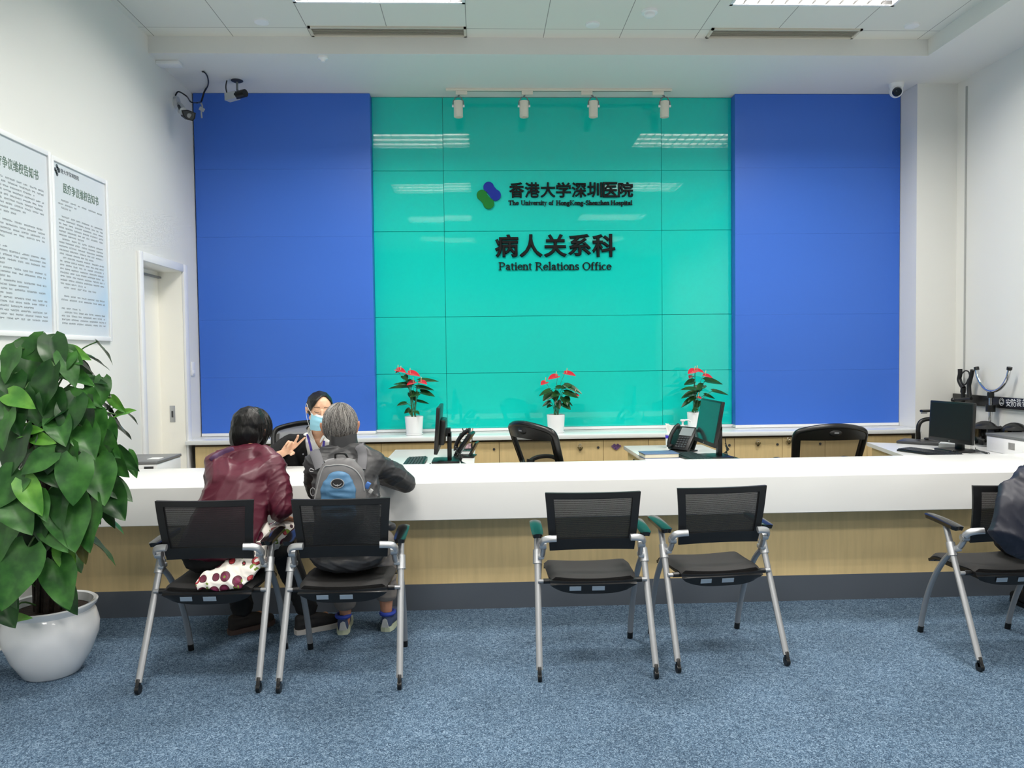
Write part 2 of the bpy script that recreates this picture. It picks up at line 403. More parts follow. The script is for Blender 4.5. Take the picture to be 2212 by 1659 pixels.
# track rail with four spotlights
cream_m = mat('cream_metal', (226, 222, 208), .4)
TY = 6.84
bm = bm_new(); box2(bm, (-.28, TY-.018, ZS-.02), (1.73, TY+.018, ZS), .002)
trk = tag(obj('track_rail', bm, cream_m), 'white lighting track rail on the soffit above the glass', 'track rail')
bm = bm_new(); box2(bm, (-.1, TY-.004, ZS-.0215), (1.72, TY+.004, ZS-.0195)); obj('track_slot', bm, dgrey, trk)
SPX = [at(x, 230, TY).x for x in (990, 1132, 1282, 1436)]
for i, x in enumerate(SPX):
    lab = ('leftmost white cylinder spotlight on the track', 'second white cylinder spotlight from the left on the track', 'third white cylinder spotlight from the left on the track', 'rightmost white cylinder spotlight on the track')[i]
    t = thing('track_spotlight', lab, 'spotlight', (x, TY, ZS-.02), group='track spotlights')
    ox = .03 if i < 2 else -.06
    bm = bm_new(); box(bm, (ox, 0, -.017), (.1, .032, .034), bev=.003); obj('adapter', bm, cream_m, t)
    bm = bm_new(); tube(bm, [(ox*.3, 0, -.03), (0, 0, -.05)], .008, 8)
    tube(bm, [(-.048, 0, -.125), (-.045, 0, -.09), (-.02, 0, -.052), (.02, 0, -.052), (.045, 0, -.09), (.048, 0, -.125)], .005, 6, flat=1)
    obj('yoke', bm, greyp, t)
    bm = bm_new(); lathe(bm, [(0, -.1), (.03, -.1), (.0385, -.094), (.0385, -.088), (.04, -.086), (.04, -.222), (.036, -.226), (.033, -.226), (.031, -.2), (0, -.2)], (0, 0, 0), 28)
    hd = obj('lamp_head', bm, cream_m, t); hd.rotation_euler = (.06, 0, 0)
    for s in (-1, 1):
        bm = bm_new(); cyl(bm, (s*.039, 0, -.13), (s*.055, 0, -.13), .011, 12); obj('pivot_knob', bm, wht, t)

# ---------------------------------------------------------------- counter and cabinets
CT, CF, CB, CFZ = .787, 4.35, 5.14, .572
ct = thing('reception_counter', 'long white reception counter with a pale wood front panel', 'counter', (.86, 4.6, 0))
def put(o, root): o.parent = root; o.matrix_parent_inverse = Matrix.Translation(-V(root.location)); return o
bm = bm_new(); prism(bm, [(CF, CFZ+.003), (CF+.003, CFZ), (CF+.172, CFZ), (CF+.172, CFZ+.02), (CF+.03, CFZ+.02), (CF+.03, CT-.04), (CB, CT-.04), (CB, CT-.003), (CB-.003, CT), (CF+.005, CT), (CF+.0015, CT-.0015), (CF, CT-.005)], Matrix(((0, 0, 1, XL+.004), (1, 0, 0, 0), (0, 1, 0, 0), (0, 0, 0, 1))), XR-XL-.008)
put(obj('countertop', bm, counter_white), ct)
bm = bm_new(); box2(bm, (XL+.004, CF+.17, .155), (XR-.004, CF+.2, CT-.04)); put(obj('front_panel', bm, maple), ct)
bm = bm_new(); box2(bm, (XL+.004, CF+.165, 0), (XR-.004, CF+.195, .155)); put(obj('kick_plate', bm, kick), ct)
bm = bm_new(); box2(bm, (XL+.004, CB-.03, 0), (XR-.004, CB-.005, CT-.04)); put(obj('inner_panel', bm, maple), ct)

shelf = bm_new(); box2(shelf, (XL+.003, 6.58, .782), (3.88, 7.05, .818), .003)
tag(obj('back_worktop', shelf, mat('white_stone_worktop', (228, 231, 231), .18)), 'continuous white worktop over the low back cabinets', 'worktop')
CX = [-2.46, -1.93, -1.41, -.875, -.378, .145, .667, 1.056, 1.455, 1.84, 2.217, 2.646, 3.03, 3.41, 3.815]
ZF = 6.62
pos = ['under the left end of the back worktop', 'behind the seated clerk', 'below the left potted flower', 'behind the left desk', 'behind the swivel chair', 'behind the middle desk', 'behind the right swivel chair', 'under the right end of the back worktop']
k = 0
for i in range(0, 14, 2):
    x0, x1 = CX[i], CX[i+2]
    t = thing('low_cabinet', 'pale wood low cabinet with two doors %s' % pos[k], 'cabinet', ((x0+x1)/2, 6.8, 0), group='low back cabinets'); k += 1
    bm = bm_new(); box2(bm, (x0, ZF+.018, 0), (x1, 7.05, .775)); put(obj('cabinet_body', bm, mat('dark_gap_wood', (88, 70, 46), .6)), t)
    for a, b in ((CX[i], CX[i+1]), (CX[i+1], CX[i+2])):
        bm = bm_new(); box2(bm, (a+.002, ZF, .06), (b-.002, ZF+.018, .762), .001, 1); dr = put(obj('cabinet_door', bm, maple), t)
        bm = bm_new(); cyl(bm, (b-.045, ZF-.006, .70), (b-.045, ZF, .70), .011, 12); put(obj('keyhole', bm, dgrey), t)
def keyset(px, py, lab):
    p = at(px, py, ZF-.012); t = thing('key_bunch', lab, 'keys', p)
    bm = bm_new(); tube(bm, [(.012*math.cos(a*PI/6), 0, .012*math.sin(a*PI/6)) for a in range(12)], .002, 6, closed=True); obj('key_ring', bm, chrome, t)
    for s in (-.5, .1, .6):
        bm = bm_new(); box(bm, (s*.022, -.004, -.03), (.012, .002, .035), rot=(0, s, 0)); obj('key', bm, mat('dull_brass', (122, 108, 76), .4, metal=.6), t)
keyset(1253, 962, 'bunch of keys hanging in a cabinet lock right of the swivel chair')
keyset(1637, 952, 'keys hanging in a cabinet lock beside the right desk')
keyset(1704, 948, 'dark key fob hanging on the cabinet left of the right swivel chair')
p = at(1331, 965, ZF-.004); bm = bm_new()
for dx, dz in ((-.03, .004), (-.016, .016), (-.014, -.010), (0, .004), (.014, .016), (.016, -.006), (.030, .006), (.0, -.018)): prism(bm, [(dx+.0125*math.cos(q*PI/5), dz+.0105*math.sin(q*PI/5)) for q in range(10)], Matrix.Translation(p) @ BACKM, .004)
tag(obj('door_sticker', bm, mat('purple_sticker', (104, 76, 122), .5)), 'purple cluster sticker on a low cabinet door', 'sticker')

def desk(x0, x1, y0, y1, label, sidegap=.03):
    t = thing('return_desk', label, 'desk', ((x0+x1)/2, (y0+y1)/2, 0), group='return desks behind the counter')
    bm = bm_new(); box2(bm, (x0, y0, .715), (x1, y1, .745), .002); put(obj('desk_top', bm, counter_white), t)
    bm = bm_new(); box2(bm, (x0+.03, y1-.05, 0), (x1-.03, y1-.03, .715)); put(obj('end_panel', bm, maple), t)
    bm = bm_new(); box2(bm, (x0+.03, y0+.25, 0.05), (x0+.05, y1-.05, .715)); put(obj('side_panel', bm, maple), t)
    bm = bm_new(); box2(bm, (x0+.052, y1-.5, .1), (x0+.45, y1-.06, .70)); dw = put(obj('drawer_unit', bm, maple), t)
    bm = bm_new(); cyl(bm, (x0+.02, y1-.3, .66), (x0+.031, y1-.3, .66), .012, 10); put(obj('drawer_lock', bm, dgrey), t)
desk(-.72, -.06, CB+.005, 6.33, 'white return desk behind the counter left of the swivel chair')
desk(1.18, 1.84, CB+.005, 6.33, 'white return desk behind the counter in the middle right')
t = thing('return_desk', 'white return desk behind the counter at the right wall', 'desk', (3.6, 5.6, 0), 0, 'return desks behind the counter')
bm = bm_new(); prism(bm, [(3.02, CB+.005), (XR-.12, CB+.005), (XR-.12, 6.02), (3.80, 6.02), (3.235, 6.29)], Matrix.Translation((0, 0, .715)), .03); put(obj('desk_top', bm, counter_white, smooth=False), t)
bm = bm_new(); prism(bm, [(3.07, 5.3), (3.09, 5.3), (3.28, 6.24), (3.26, 6.25)], Matrix.Translation((0, 0, .03)), .685); put(obj('side_panel', bm, maple, smooth=False), t)
bm = bm_new(); prism(bm, [(3.28, 6.22), (3.79, 5.98), (3.79, 6.0), (3.28, 6.24)], Matrix.Translation((0, 0, .03)), .685); put(obj('end_panel', bm, maple, smooth=False), t)

# ---------------------------------------------------------------- visitor chairs
def make_chair(label):
    t = thing('visitor_chair', label, 'chair', group='black net-back visitor chairs')
    # backrest surface: u -1..1 across, w 0..1 up
    def bs(u, w):
        hw = .205+.024*w
        y = .150-.055*w-.012*math.sin(PI*w)+.022*u*u
        return V((u*hw, y,   .562+.290*w+.010*(1-u*u)*(1-w)))
    def band(bm, u0, u1, w0, w1, nu, nw, th=.016, dy=0):
        sheet(bm, lambda a, b: bs(u0+(u1-u0)*a, w0+(w1-w0)*b)+V((0, dy, 0)), nu, nw, th)
    bm = bm_new()
    band(bm, -1, 1, .905, 1, 16, 2); band(bm, -1, 1, 0, .2, 16, 2)
    band(bm, -1, -.835, .2, .905, 2, 10); band(bm, .835, 1, .2, .905, 2, 10)
    fr = obj('back_frame', bm, blackm, t, ang=50)
    bm = bm_new(); n = 46
    for i in range(n):
        w0 = .19+(.92-.19)*i/n
        sheet(bm, lambda a, b: bs(-.86+1.72*a, w0+(.92-.19)/n*.82*b)+V((0, .006, 0)), 10, 1, .0012)
    obj('back_net', bm, net, t)
    # seat
    def top(a, b):
        u = -1+2*a; y = .13+.365*b-.012*u**4*(2*b-1); hw = (.212+.008*b)*(1-.05*abs(2*b-1)**5)
        e = .030*max(0, (b-.72)/.28)**2+.012*max(0, (.12-b)/.12)**2
        ed = .02*max(0, (abs(u)-.86)/.14)**2
        return V((u*hw, y, .447+.012*u*u-.006*math.sin(PI*b)-e-ed))
    bm = bm_new(); sheet(bm, top, 20, 16, .026)
    obj('seat_cushion', bm, seatfab, t, ang=60)
    bm = bm_new()
    def pan(a, b):
        u = -1+2*a; y = .122+.375*b; hw = .207+.006*b
        return V((u*hw, y-.012*(1-u*u)*(1-b), .424+.006*u*u-.03*max(0, (b-.75)/.25)**2))
    sheet(bm, pan, 16, 10, .014)
    sheet(bm, lambda a, b: V(((-1+2*a)*(.207-.03*b), .122-.012*(1-(2*a-1)**2)+.012*b, .424-.006-.048*b*(1-.6*(2*a-1)**4))), 16, 3, .012)
    box(bm, (-.14, .30, .395), (.03, .34, .03)); box(bm, (.14, .30, .395), (.03, .34, .03))
    for s in (-1, 1): cyl(bm, (s*.2, .16, .418), (s*.238, .16, .418), .013, 10)
    sp = obj('seat_shell', bm, blackp, t)
    stick = mat('pale_blue_sticker', (128, 144, 160), .5); st2 = mat('tan_sticker', (150, 118, 92), .5)
    for x, wd, m in ((-.09, .055, stick), (.02, .06, stick)):
        bm = bm_new(); box(bm, (x, .1000+.012*(x/.2)**2, .396), (wd, .0015, .022), rot=(.245, 0, 0)); obj('asset_sticker', bm, m, sp)
    for s in (-1, 1):
        rl = [(s*.271, .0, .05), (s*.262, .225, .517), (s*.259, .278, .628)]
        bm = bm_new(); tube(bm, rl, .0125, 10, flat=1.25); lg = obj('rear_leg', bm, silver, t)
        bm = bm_new(); box(bm, (s*.271, -.004, .042), (.018, .026, .05), rot=(-.35, 0, 0), bev=.005)
        cyl(bm, (s*.271-.009, -.004, .021), (s*.271+.009, -.004, .021), .021, 18); obj('caster', bm, blackp, lg)
        fl = spline([(s*.252, .232, .505), (s*.251, .30, .445), (s*.249, .385, .335), (s*.247, .45, .21), (s*.245, .492, .09), (s*.244, .508, .025)], 5)
        bm = bm_new(); tube(bm, fl, .0125, 10, flat=1.2); lg = obj('front_leg', bm, silver, t)
        bm = bm_new(); tube(bm, [(s*.244, .505, .035), (s*.244, .512, .0)], .015, 12); obj('foot_cap', bm, blackp, lg)
        # clamp, pivot and the bright arm that carries the backrest
        bm = bm_new(); tube(bm, [(s*.2635, .212, .49), (s*.2605, .240, .55)], .0185, 12, flat=1.2)
        box(bm, (s*.245, .215, .525), (.03, .05, .022), bev=.006)
        cl = obj('clamp', bm, alu, t)
        bm = bm_new(); tube(bm, spline([(s*.242, .215, .522), (s*.238, .19, .545), (s*.236, .165, .585)], 4), .014, 10, flat=.9)
        cyl(bm, (s*.222, .165, .590), (s*.252, .165, .590), .019, 16); cyl(bm, (s*.250, .165, .590), (s*.256, .165, .590), .014, 14)
        tube(bm, spline([(s*.250, .145, .604), (s*.238, .128, .624), (s*.212, .117, .633), (s*.176, .109, .636)], 5), [.0165]*16, 10, flat=.5, upv=(0, 0, 1))
        obj('back_bracket', bm, alu, t)
        bm = bm_new()
        sheet(bm, lambda a, b: V((s*.262+(a-.5)*(.055+.004*math.sin(PI*b))*(1-.22*max(0, (abs(2*b-1)-.9)/.1)**2), .165+.255*b, .646+.016*math.sin(PI*.5*b)-.004*(2*a-1)**2)), 8, 18, .02)
        obj('armrest', bm, armpad, t, ang=55)
    bm = bm_new(); cyl(bm, (-.264, .16, .418), (.264, .16, .418), .0095, 12); obj('seat_bar', bm, silver, t)
    return t
CH = [(-1.296, 3.458, -.03, 'black net-back visitor chair, the one under the person in the maroon jacket'),
      (-.661, 3.437, 0, 'black net-back visitor chair, the one under the grey-haired man with the backpack'),
      (.521, 3.475, -.010, 'empty black net-back visitor chair, left one of the middle pair'),
      (1.179, 3.552, .085, 'empty black net-back visitor chair turned slightly left, right one of the middle pair'),
      (2.588, 3.452, .02, 'black net-back visitor chair at the right edge, partly behind the navy jacket')]
c0 = make_chair(CH[0][3]); c0.location = (CH[0][0], CH[0][1], 0); c0.rotation_euler.z = CH[0][2]
chairs = [c0]+[dup(c0, (x, y, 0), r, lab) for x, y, r, lab in CH[1:]]

# ---------------------------------------------------------------- swivel chairs behind the counter
tnet = mat('dark_see_through_net', (30, 29, 28), .7, trans=.42)
gnet = mat('grey_see_through_net', (128, 130, 134), .7, trans=.06)
def swivel(label, loc, rz, netm, dz=0):
    """faces local -Y; its back rest is at +Y"""
    t = thing('swivel_chair', label, 'chair', loc, rz, 'swivel office chairs')
    def bs(u, w):
        hw = .225+.05*w-.02*max(0, w-.8)
        return V((u*hw, .19+.15*w-.075*u*u, .47+.45*w+.035*w*(1-u*u)))
    bm = bm_new()
    loop = [bs(-1, .0), bs(-1, .25), bs(-1, .5), bs(-1, .75), bs(-1, .9), bs(-.93, .98), bs(-.7, 1), bs(-.35, 1.01), bs(0, 1.015), bs(.35, 1.01), bs(.7, 1), bs(.93, .98), bs(1, .9), bs(1, .75), bs(1, .5), bs(1, .25), bs(1, 0), bs(.5, -.02), bs(-.5, -.02)]
    tube(bm, spline(loop, 4, True), .019, 10, closed=True, flat=1.2)
    if netm is gnet: pass
    else: sheet(bm, lambda a, b: bs(-.95+1.9*a, .80+.2*b+.05*(1-b)*(2*a-1)**2)+V((0, .004, 0)), 12, 4, .014)
    for s in (-1, 1): sheet(bm, lambda a, b: bs(s*(.86+.13*a), .05+.85*b)+V((0, .004, 0)), 2, 10, .012)
    sheet(bm, lambda a, b: bs(-.95+1.9*a, .02+(.08+.26*(2*a-1)**2)*b)+V((0, .004, 0)), 14, 3, .012)
    bf = obj('back_frame', bm, blackp, t, ang=60)
    bm = bm_new(); sheet(bm, lambda a, b: bs(-.97+1.94*a, b*(1 if netm is gnet else .88)), 14, 12); obj('back_net', bm, netm, t)
    bm = bm_new(); ell(bm, bs(0, .91)+V((0, .012, 0)), (.05, .02, .028)); obj('back_knob', bm, blackm, bf)
    bm = bm_new(); box(bm, bs(0, .91)+V((0, .0325, 0)), (.034, .003, .01), bev=.001); obj('name_plate', bm, greyp, bf)
    bm = bm_new(); box(bm, (0, -.02, .46), (.48, .46, .07), bev=.03, seg=3); obj('seat', bm, seatfab, t)
    bm = bm_new(); tube(bm, spline([(0, .1, .42), (0, .27, .42), (0, .29, .55), (0, .27, .70)], 5), .025, 10, flat=1.5)
    tube(bm, spline([(-.2, .20, .66), (-.1, .262, .62), (0, .28, .60), (.1, .262, .62), (.2, .20, .66)], 4), .016, 8); obj('back_stem', bm, blackp, t)
    for s in (-1, 1):
        bm = bm_new(); tube(bm, spline([(s*.22, .1, .43), (s*.27, .12, .50), (s*.275, .1, .62), (s*.275, .02, .665), (s*.275, -.12, .66), (s*.275, -.2, .60), (s*.26, -.14, .48), (s*.22, -.1, .43)], 5), .017, 8); obj('armrest', bm, blackp, t)
    for ch in t.children: ch.location.z = dz
    bm = bm_new(); cyl(bm, (0, 0, .1), (0, 0, .42+dz), .028, 14); obj('gas_lift', bm, blackp, t)
    bm = bm_new()
    for k in range(5):
        a = k*2*PI/5+.3; e = V((math.cos(a)*.30, math.sin(a)*.30, .07)); tube(bm, [(0, 0, .115), e], [.03, .017], 8)
    obj('base', bm, blackp, t)
    for k in range(5):
        a = k*2*PI/5+.3; bm = bm_new(); c = V((math.cos(a)*.30, math.sin(a)*.30, .03)); cyl(bm, c-V((.02, 0, 0)), c+V((.02, 0, 0)), .03, 12); obj('caster', bm, blackp, t)
    return t
swivel('black mesh swivel chair turned sideways right of the left desk', (.575, 5.58, 0), 2.12, tnet, .065)
swivel('black mesh swivel chair seen square from behind, left of the right desk', (2.60, 5.85, 0), PI-.0, tnet)
swivel('swivel chair with a grey net back behind the clerk', (-1.36, 5.62, 0), -.12, gnet, .05)

# ---------------------------------------------------------------- lettering on the glass
ink = mat('black_acrylic', (7, 12, 12), .6, spec=.25)
GY = 7.052
def sign_cn(s, x0, x1, y0, y1, label, off):
    a, b = at(x0, (y0+y1)/2, GY), at(x1, (y0+y1)/2, GY); c = at(x0, y0, GY); d = at(x0, y1, GY)
    h = c.z-d.z; n = len(s); wd = (b.x-a.x)/n; zc = (at((x0+x1)/2, (y0+y1)/2, GY)).z
    t = thing('wall_lettering', label, 'lettering', ((a.x+b.x)/2, GY, zc))
    for i, ch in enumerate(s):
        bm = textbm(ch, h*1.05, BACKM, .012, 0, bevel=off)
        cx = a.x+wd*(i+.5); xs = [v.co.x for v in bm.verts]; zs = [v.co.z for v in bm.verts]
        wch = min(wd*.96, (max(xs)-min(xs))*1.06)
        fit(bm, cx-wch/2, cx+wch/2, zc-h/2*(.9 if ch == '系' else 1), zc+h/2)
        for v in bm.verts: v.co.y += GY-v.co.y*0
        put(obj('character', bm, ink, smooth=False), t)
    return t
# upright serif letters built from stems, bowls, bars and diagonals on a unit em (x-height .46, capitals .68)
def _stem(x, y0, y1, sv=3, w=.048):
    o = [[(x-w, y0), (x+w, y0), (x+w, y1), (x-w, y1)]]
    if sv & 1: o.append([(x-.115, y0), (x+.115, y0), (x+.115, y0+.034), (x-.115, y0+.034)])
    if sv & 2: o.append([(x-.115, y1-.034), (x+.115, y1-.034), (x+.115, y1), (x-.115, y1)])
    if sv & 4: o.append([(x-.12, y1-.05), (x+w, y1-.02), (x+w, y1+.012), (x-.12, y1-.02)])
    return o
def _arc(cx, cy, rx, ry, a0, a1, w=.045, th=.018):
    n = max(6, int(abs(a1-a0)/15)); o = []
    for i in range(n):
        q = []
        for k, sg in ((i, 1), (i+1, 1), (i+1, -1), (i, -1)):
            t = math.radians(a0+(a1-a0)*k/n); hw = th+(w-th)*abs(math.cos(t))**1.3
            q.append((cx+(rx+sg*hw)*math.cos(t), cy+(ry+sg*(th+.004))*math.sin(t)))
        o.append(q)
    return o
def _bar(x0, x1, y, h=.02): return [[(x0, y-h), (x1, y-h), (x1, y+h), (x0, y+h)]]
def _dia(x0, y0, x1, y1, w): return [[(x0-w, y0), (x0+w, y0), (x1+w, y1), (x1-w, y1)]]
def _dot(x, y, r=.055): return [[(x+r*math.cos(k*PI/4), y+r*math.sin(k*PI/4)) for k in range(8)]]
def _n(x): return _stem(x, 0, .46, 5)+_arc(x+.13, .30, .13, .15, 0, 150)+_stem(x+.27, 0, .32, 1)
GLY = {
 'P': (.60, _stem(.14, 0, .68)+_bar(.14, .32, .66)+_bar(.14, .32, .31)+_arc(.32, .485, .18, .165, -90, 90)), 'R': (.68, _stem(.14, 0, .68)+_bar(.14, .30, .66)+_bar(.14, .32, .34)+_arc(.31, .50, .17, .15, -90, 90)+_dia(.60, 0, .32, .34, .05)+_bar(.52, .68, .017, .017)),
 'T': (.62, _stem(.31, 0, .68, 1)+_bar(.04, .58, .66)+_bar(.03, .07, .60, .07)+_bar(.55, .59, .60, .07)), 'H': (.74, _stem(.14, 0, .68)+_stem(.58, 0, .68)+_bar(.14, .58, .35)), 'U': (.72, _stem(.14, .2, .68, 2)+_stem(.57, .2, .68, 2, .025)+_arc(.355, .22, .215, .205, 180, 360)),
 'K': (.72, _stem(.14, 0, .68)+_dia(.18, .30, .56, .68, .025)+_dia(.60, 0, .28, .40, .05)+_bar(.48, .70, .017, .017)+_bar(.46, .66, .663, .017)), 'S': (.54, _arc(.27, .505, .17, .155, 20, 260, .04, .026)+_arc(.27, .175, .18, .16, -165, 95, .045, .026)+_dia(.19, .37, .36, .31, .04)), 'O': (.72, _arc(.36, .34, .28, .325, 0, 360, .055, .018)),
 'a': (.44, _stem(.30, .05, .34, 0)+_arc(.19, .33, .11, .11, 0, 175)+_arc(.19, .13, .12, .115, 75, 330)+_bar(.30, .42, .02)), 'c': (.42, _arc(.22, .23, .16, .215, 45, 320)), 'e': (.43, _arc(.22, .23, .165, .215, 0, 325)+_bar(.08, .37, .25, .016)), 'f': (.34, _stem(.14, 0, .54, 1)+_arc(.24, .55, .10, .12, 40, 180)+_bar(.03, .28, .44, .018)),
 'g': (.47, _arc(.20, .30, .125, .145, 0, 360)+_arc(.21, -.08, .17, .10, 0, 360)+_bar(.12, .34, .08)+_bar(.28, .45, .43, .02)), 'h': (.50, _stem(.11, 0, .70, 5)+_arc(.24, .30, .13, .15, 0, 150)+_stem(.38, 0, .32, 1)), 'i': (.26, _stem(.13, 0, .46, 5)+_dot(.12, .60)), 'l': (.26, _stem(.13, 0, .70, 5)), 'n': (.50, _n(.11)), 'o': (.47, _arc(.235, .23, .17, .215, 0, 360)),
 'p': (.49, _stem(.11, -.2, .46, 5)+_arc(.26, .23, .155, .215, -140, 140)), 'r': (.37, _stem(.12, 0, .46, 5)+_arc(.25, .31, .12, .13, 45, 150)), 's': (.37, _arc(.18, .345, .115, .10, 20, 260, .036, .022)+_arc(.185, .12, .125, .10, -165, 95, .04, .022)+_dia(.13, .26, .25, .21, .035)), 't': (.31, _stem(.12, .07, .56, 0)+_arc(.20, .09, .08, .09, 180, 310)+_bar(.02, .27, .44, .018)),
 'v': (.47, _dia(.235, 0, .09, .46, .045)+_dia(.24, 0, .37, .46, .02)+_bar(.01, .19, .445, .016)+_bar(.29, .45, .445, .016)), 'y': (.47, _dia(.235, 0, .09, .46, .045)+_dia(.12, -.2, .37, .46, .02)+_bar(.01, .19, .445, .016)+_bar(.29, .45, .445, .016)+_dot(.09, -.17, .045)), 'z': (.42, _bar(.05, .37, .44)+_bar(.05, .38, .02)+_dia(.10, 0, .32, .46, .04)), '-': (.32, _bar(.04, .28, .23, .03))}
def sign_en(words, y0, y1, label, bold):
    t = thing('wall_lettering', label, 'lettering', at((words[0][1]+words[-1][2])/2, (y0+y1)/2, GY))
    for wtxt, x0, x1 in words:
        bm = bm_new(); x = 0
        for ch in wtxt:
            wd, polys = GLY[ch]
            for k, q in enumerate(polys):
                ar = sum(q[i][0]*q[(i+1) % len(q)][1]-q[(i+1) % len(q)][0]*q[i][1] for i in range(len(q)))
                q = q if ar > 0 else q[::-1]
                if bold:
                    c = (sum(p[0] for p in q)/len(q), sum(p[1] for p in q)/len(q)); q = [(p[0]+bold*(1 if p[0] > c[0] else -1), p[1]+bold*.6*(1 if p[1] > c[1] else -1)) for p in q]
                prism(bm, [(x+p[0], p[1]) for p in q], BACKM, .0085+.0001*(k % 4))
            x += wd
        a, b = at(x0, y0, GY), at(x1, y1, GY); hz = (a.z-b.z)/(.70 if any(c in 'TUHKSPROhlf' for c in wtxt) else .6)
        xs = [v.co.x for v in bm.verts]; lo, hi = min(xs), max(xs)
        for v in bm.verts: v.co = V((a.x+(v.co.x-lo)/(hi-lo)*(b.x-a.x), GY+v.co.y, b.z+v.co.z*hz))
        put(obj('word', bm, ink, smooth=False), t)
    return t
sign_cn('香港大学深圳医院', 1099, 1368, 394, 427, 'black Chinese hospital name lettering, eight characters beside the emblem', .0028)
sign_en([('The', 1098, 1121), ('University', 1125, 1182), ('of', 1185, 1196), ('HongKong-Shenzhen', 1201, 1317), ('Hospital', 1319, 1366)], 433, 443, 'small black English lettering reading The University of HongKong-Shenzhen Hospital', .022)
sign_cn('病人关系科', 1068, 1330, 506, 556, 'large black Chinese lettering, five characters in the middle of the glass', .0062)
sign_en([('Patient', 1077, 1149), ('Relations', 1156, 1251), ('Office', 1258, 1321)], 566, 583, 'black English lettering reading Patient Relations Office', .010)
t = thing('hospital_emblem', 'blue and green four-lobed emblem left of the hospital name', 'emblem', at(1056, 422, GY))
def lobes(name, c, m):
    bm = bm_new(); P = [at(x, y, GY) for x, y, r in c]; R = [r*GY/FPX for x, y, r in c]
    for p, r in zip(P, R): tube(bm, [p+V((0, .001, 0)), p+V((0, -.016, 0))], r, 28)
    dv = (P[1]-P[0]).normalized(); nn = V((-dv.z, 0, dv.x)); r = min(R)*.86
    prism(bm, [(q.x, q.z) for q in (P[0]+nn*r, P[0]-nn*r, P[1]-nn*r, P[1]+nn*r)], Matrix(((1, 0, 0, 0), (0, 0, -1, GY+.001), (0, 1, 0, 0), (0, 0, 0, 1))), .0168)
    put(obj(name, bm, m, smooth=False), t)
lobes('blue_lobes', ((1055.5, 404.8, 11.3), (1070, 422, 11.8)), mat('royal_blue_acrylic', (20, 44, 148), .5, spec=.2))
lobes('green_lobes', ((1041, 422, 11.2), (1055.5, 440, 11.8)), mat('green_acrylic', (14, 116, 40), .5, spec=.2))

# ---------------------------------------------------------------- framed notices on the left wall
LW = Matrix(((0, 0, 1, XL), (1, 0, 0, 0), (0, 1, 0, 0), (0, 0, 0, 1)))        # local x -> +Y, y -> +Z, z -> +X
def poster_mat():
    m = mat('pale_blue_grey_print', (206, 211, 218), .35)
    n, l = m.node_tree.nodes, m.node_tree.links; b = n['Principled BSDF']
    tc = n.new('ShaderNodeTexCoord'); s = n.new('ShaderNodeSeparateXYZ'); l.new(tc.outputs['Generated'], s.inputs[0])
    r = n.new('ShaderNodeValToRGB'); e = r.color_ramp.elements
    e[0].position = .0; e[0].color = srgb(206, 211, 218); e[1].position = .55; e[1].color = srgb(208, 213, 219)
    k = e.new(.22); k.color = srgb(168, 198, 224)
    l.new(s.outputs[2], r.inputs[0])
    mx = n.new('ShaderNodeMix'); mx.data_type = 'RGBA'; mx.inputs[6].default_value = srgb(205, 212, 216)
    pw = n.new('ShaderNodeMath'); pw.operation = 'POWER'; pw.inputs[1].default_value = 2.5
    l.new(s.outputs[1], pw.inputs[0]); l.new(pw.outputs[0], mx.inputs[0]); l.new(r.outputs[0], mx.inputs[7]); l.new(mx.outputs[2], b.inputs['Base Color'])
    return m
pm = poster_mat(); txtm = mat('grey_green_print_ink', (96, 118, 106), .6); smallm = mat('grey_body_print', (146, 153, 159), .6)
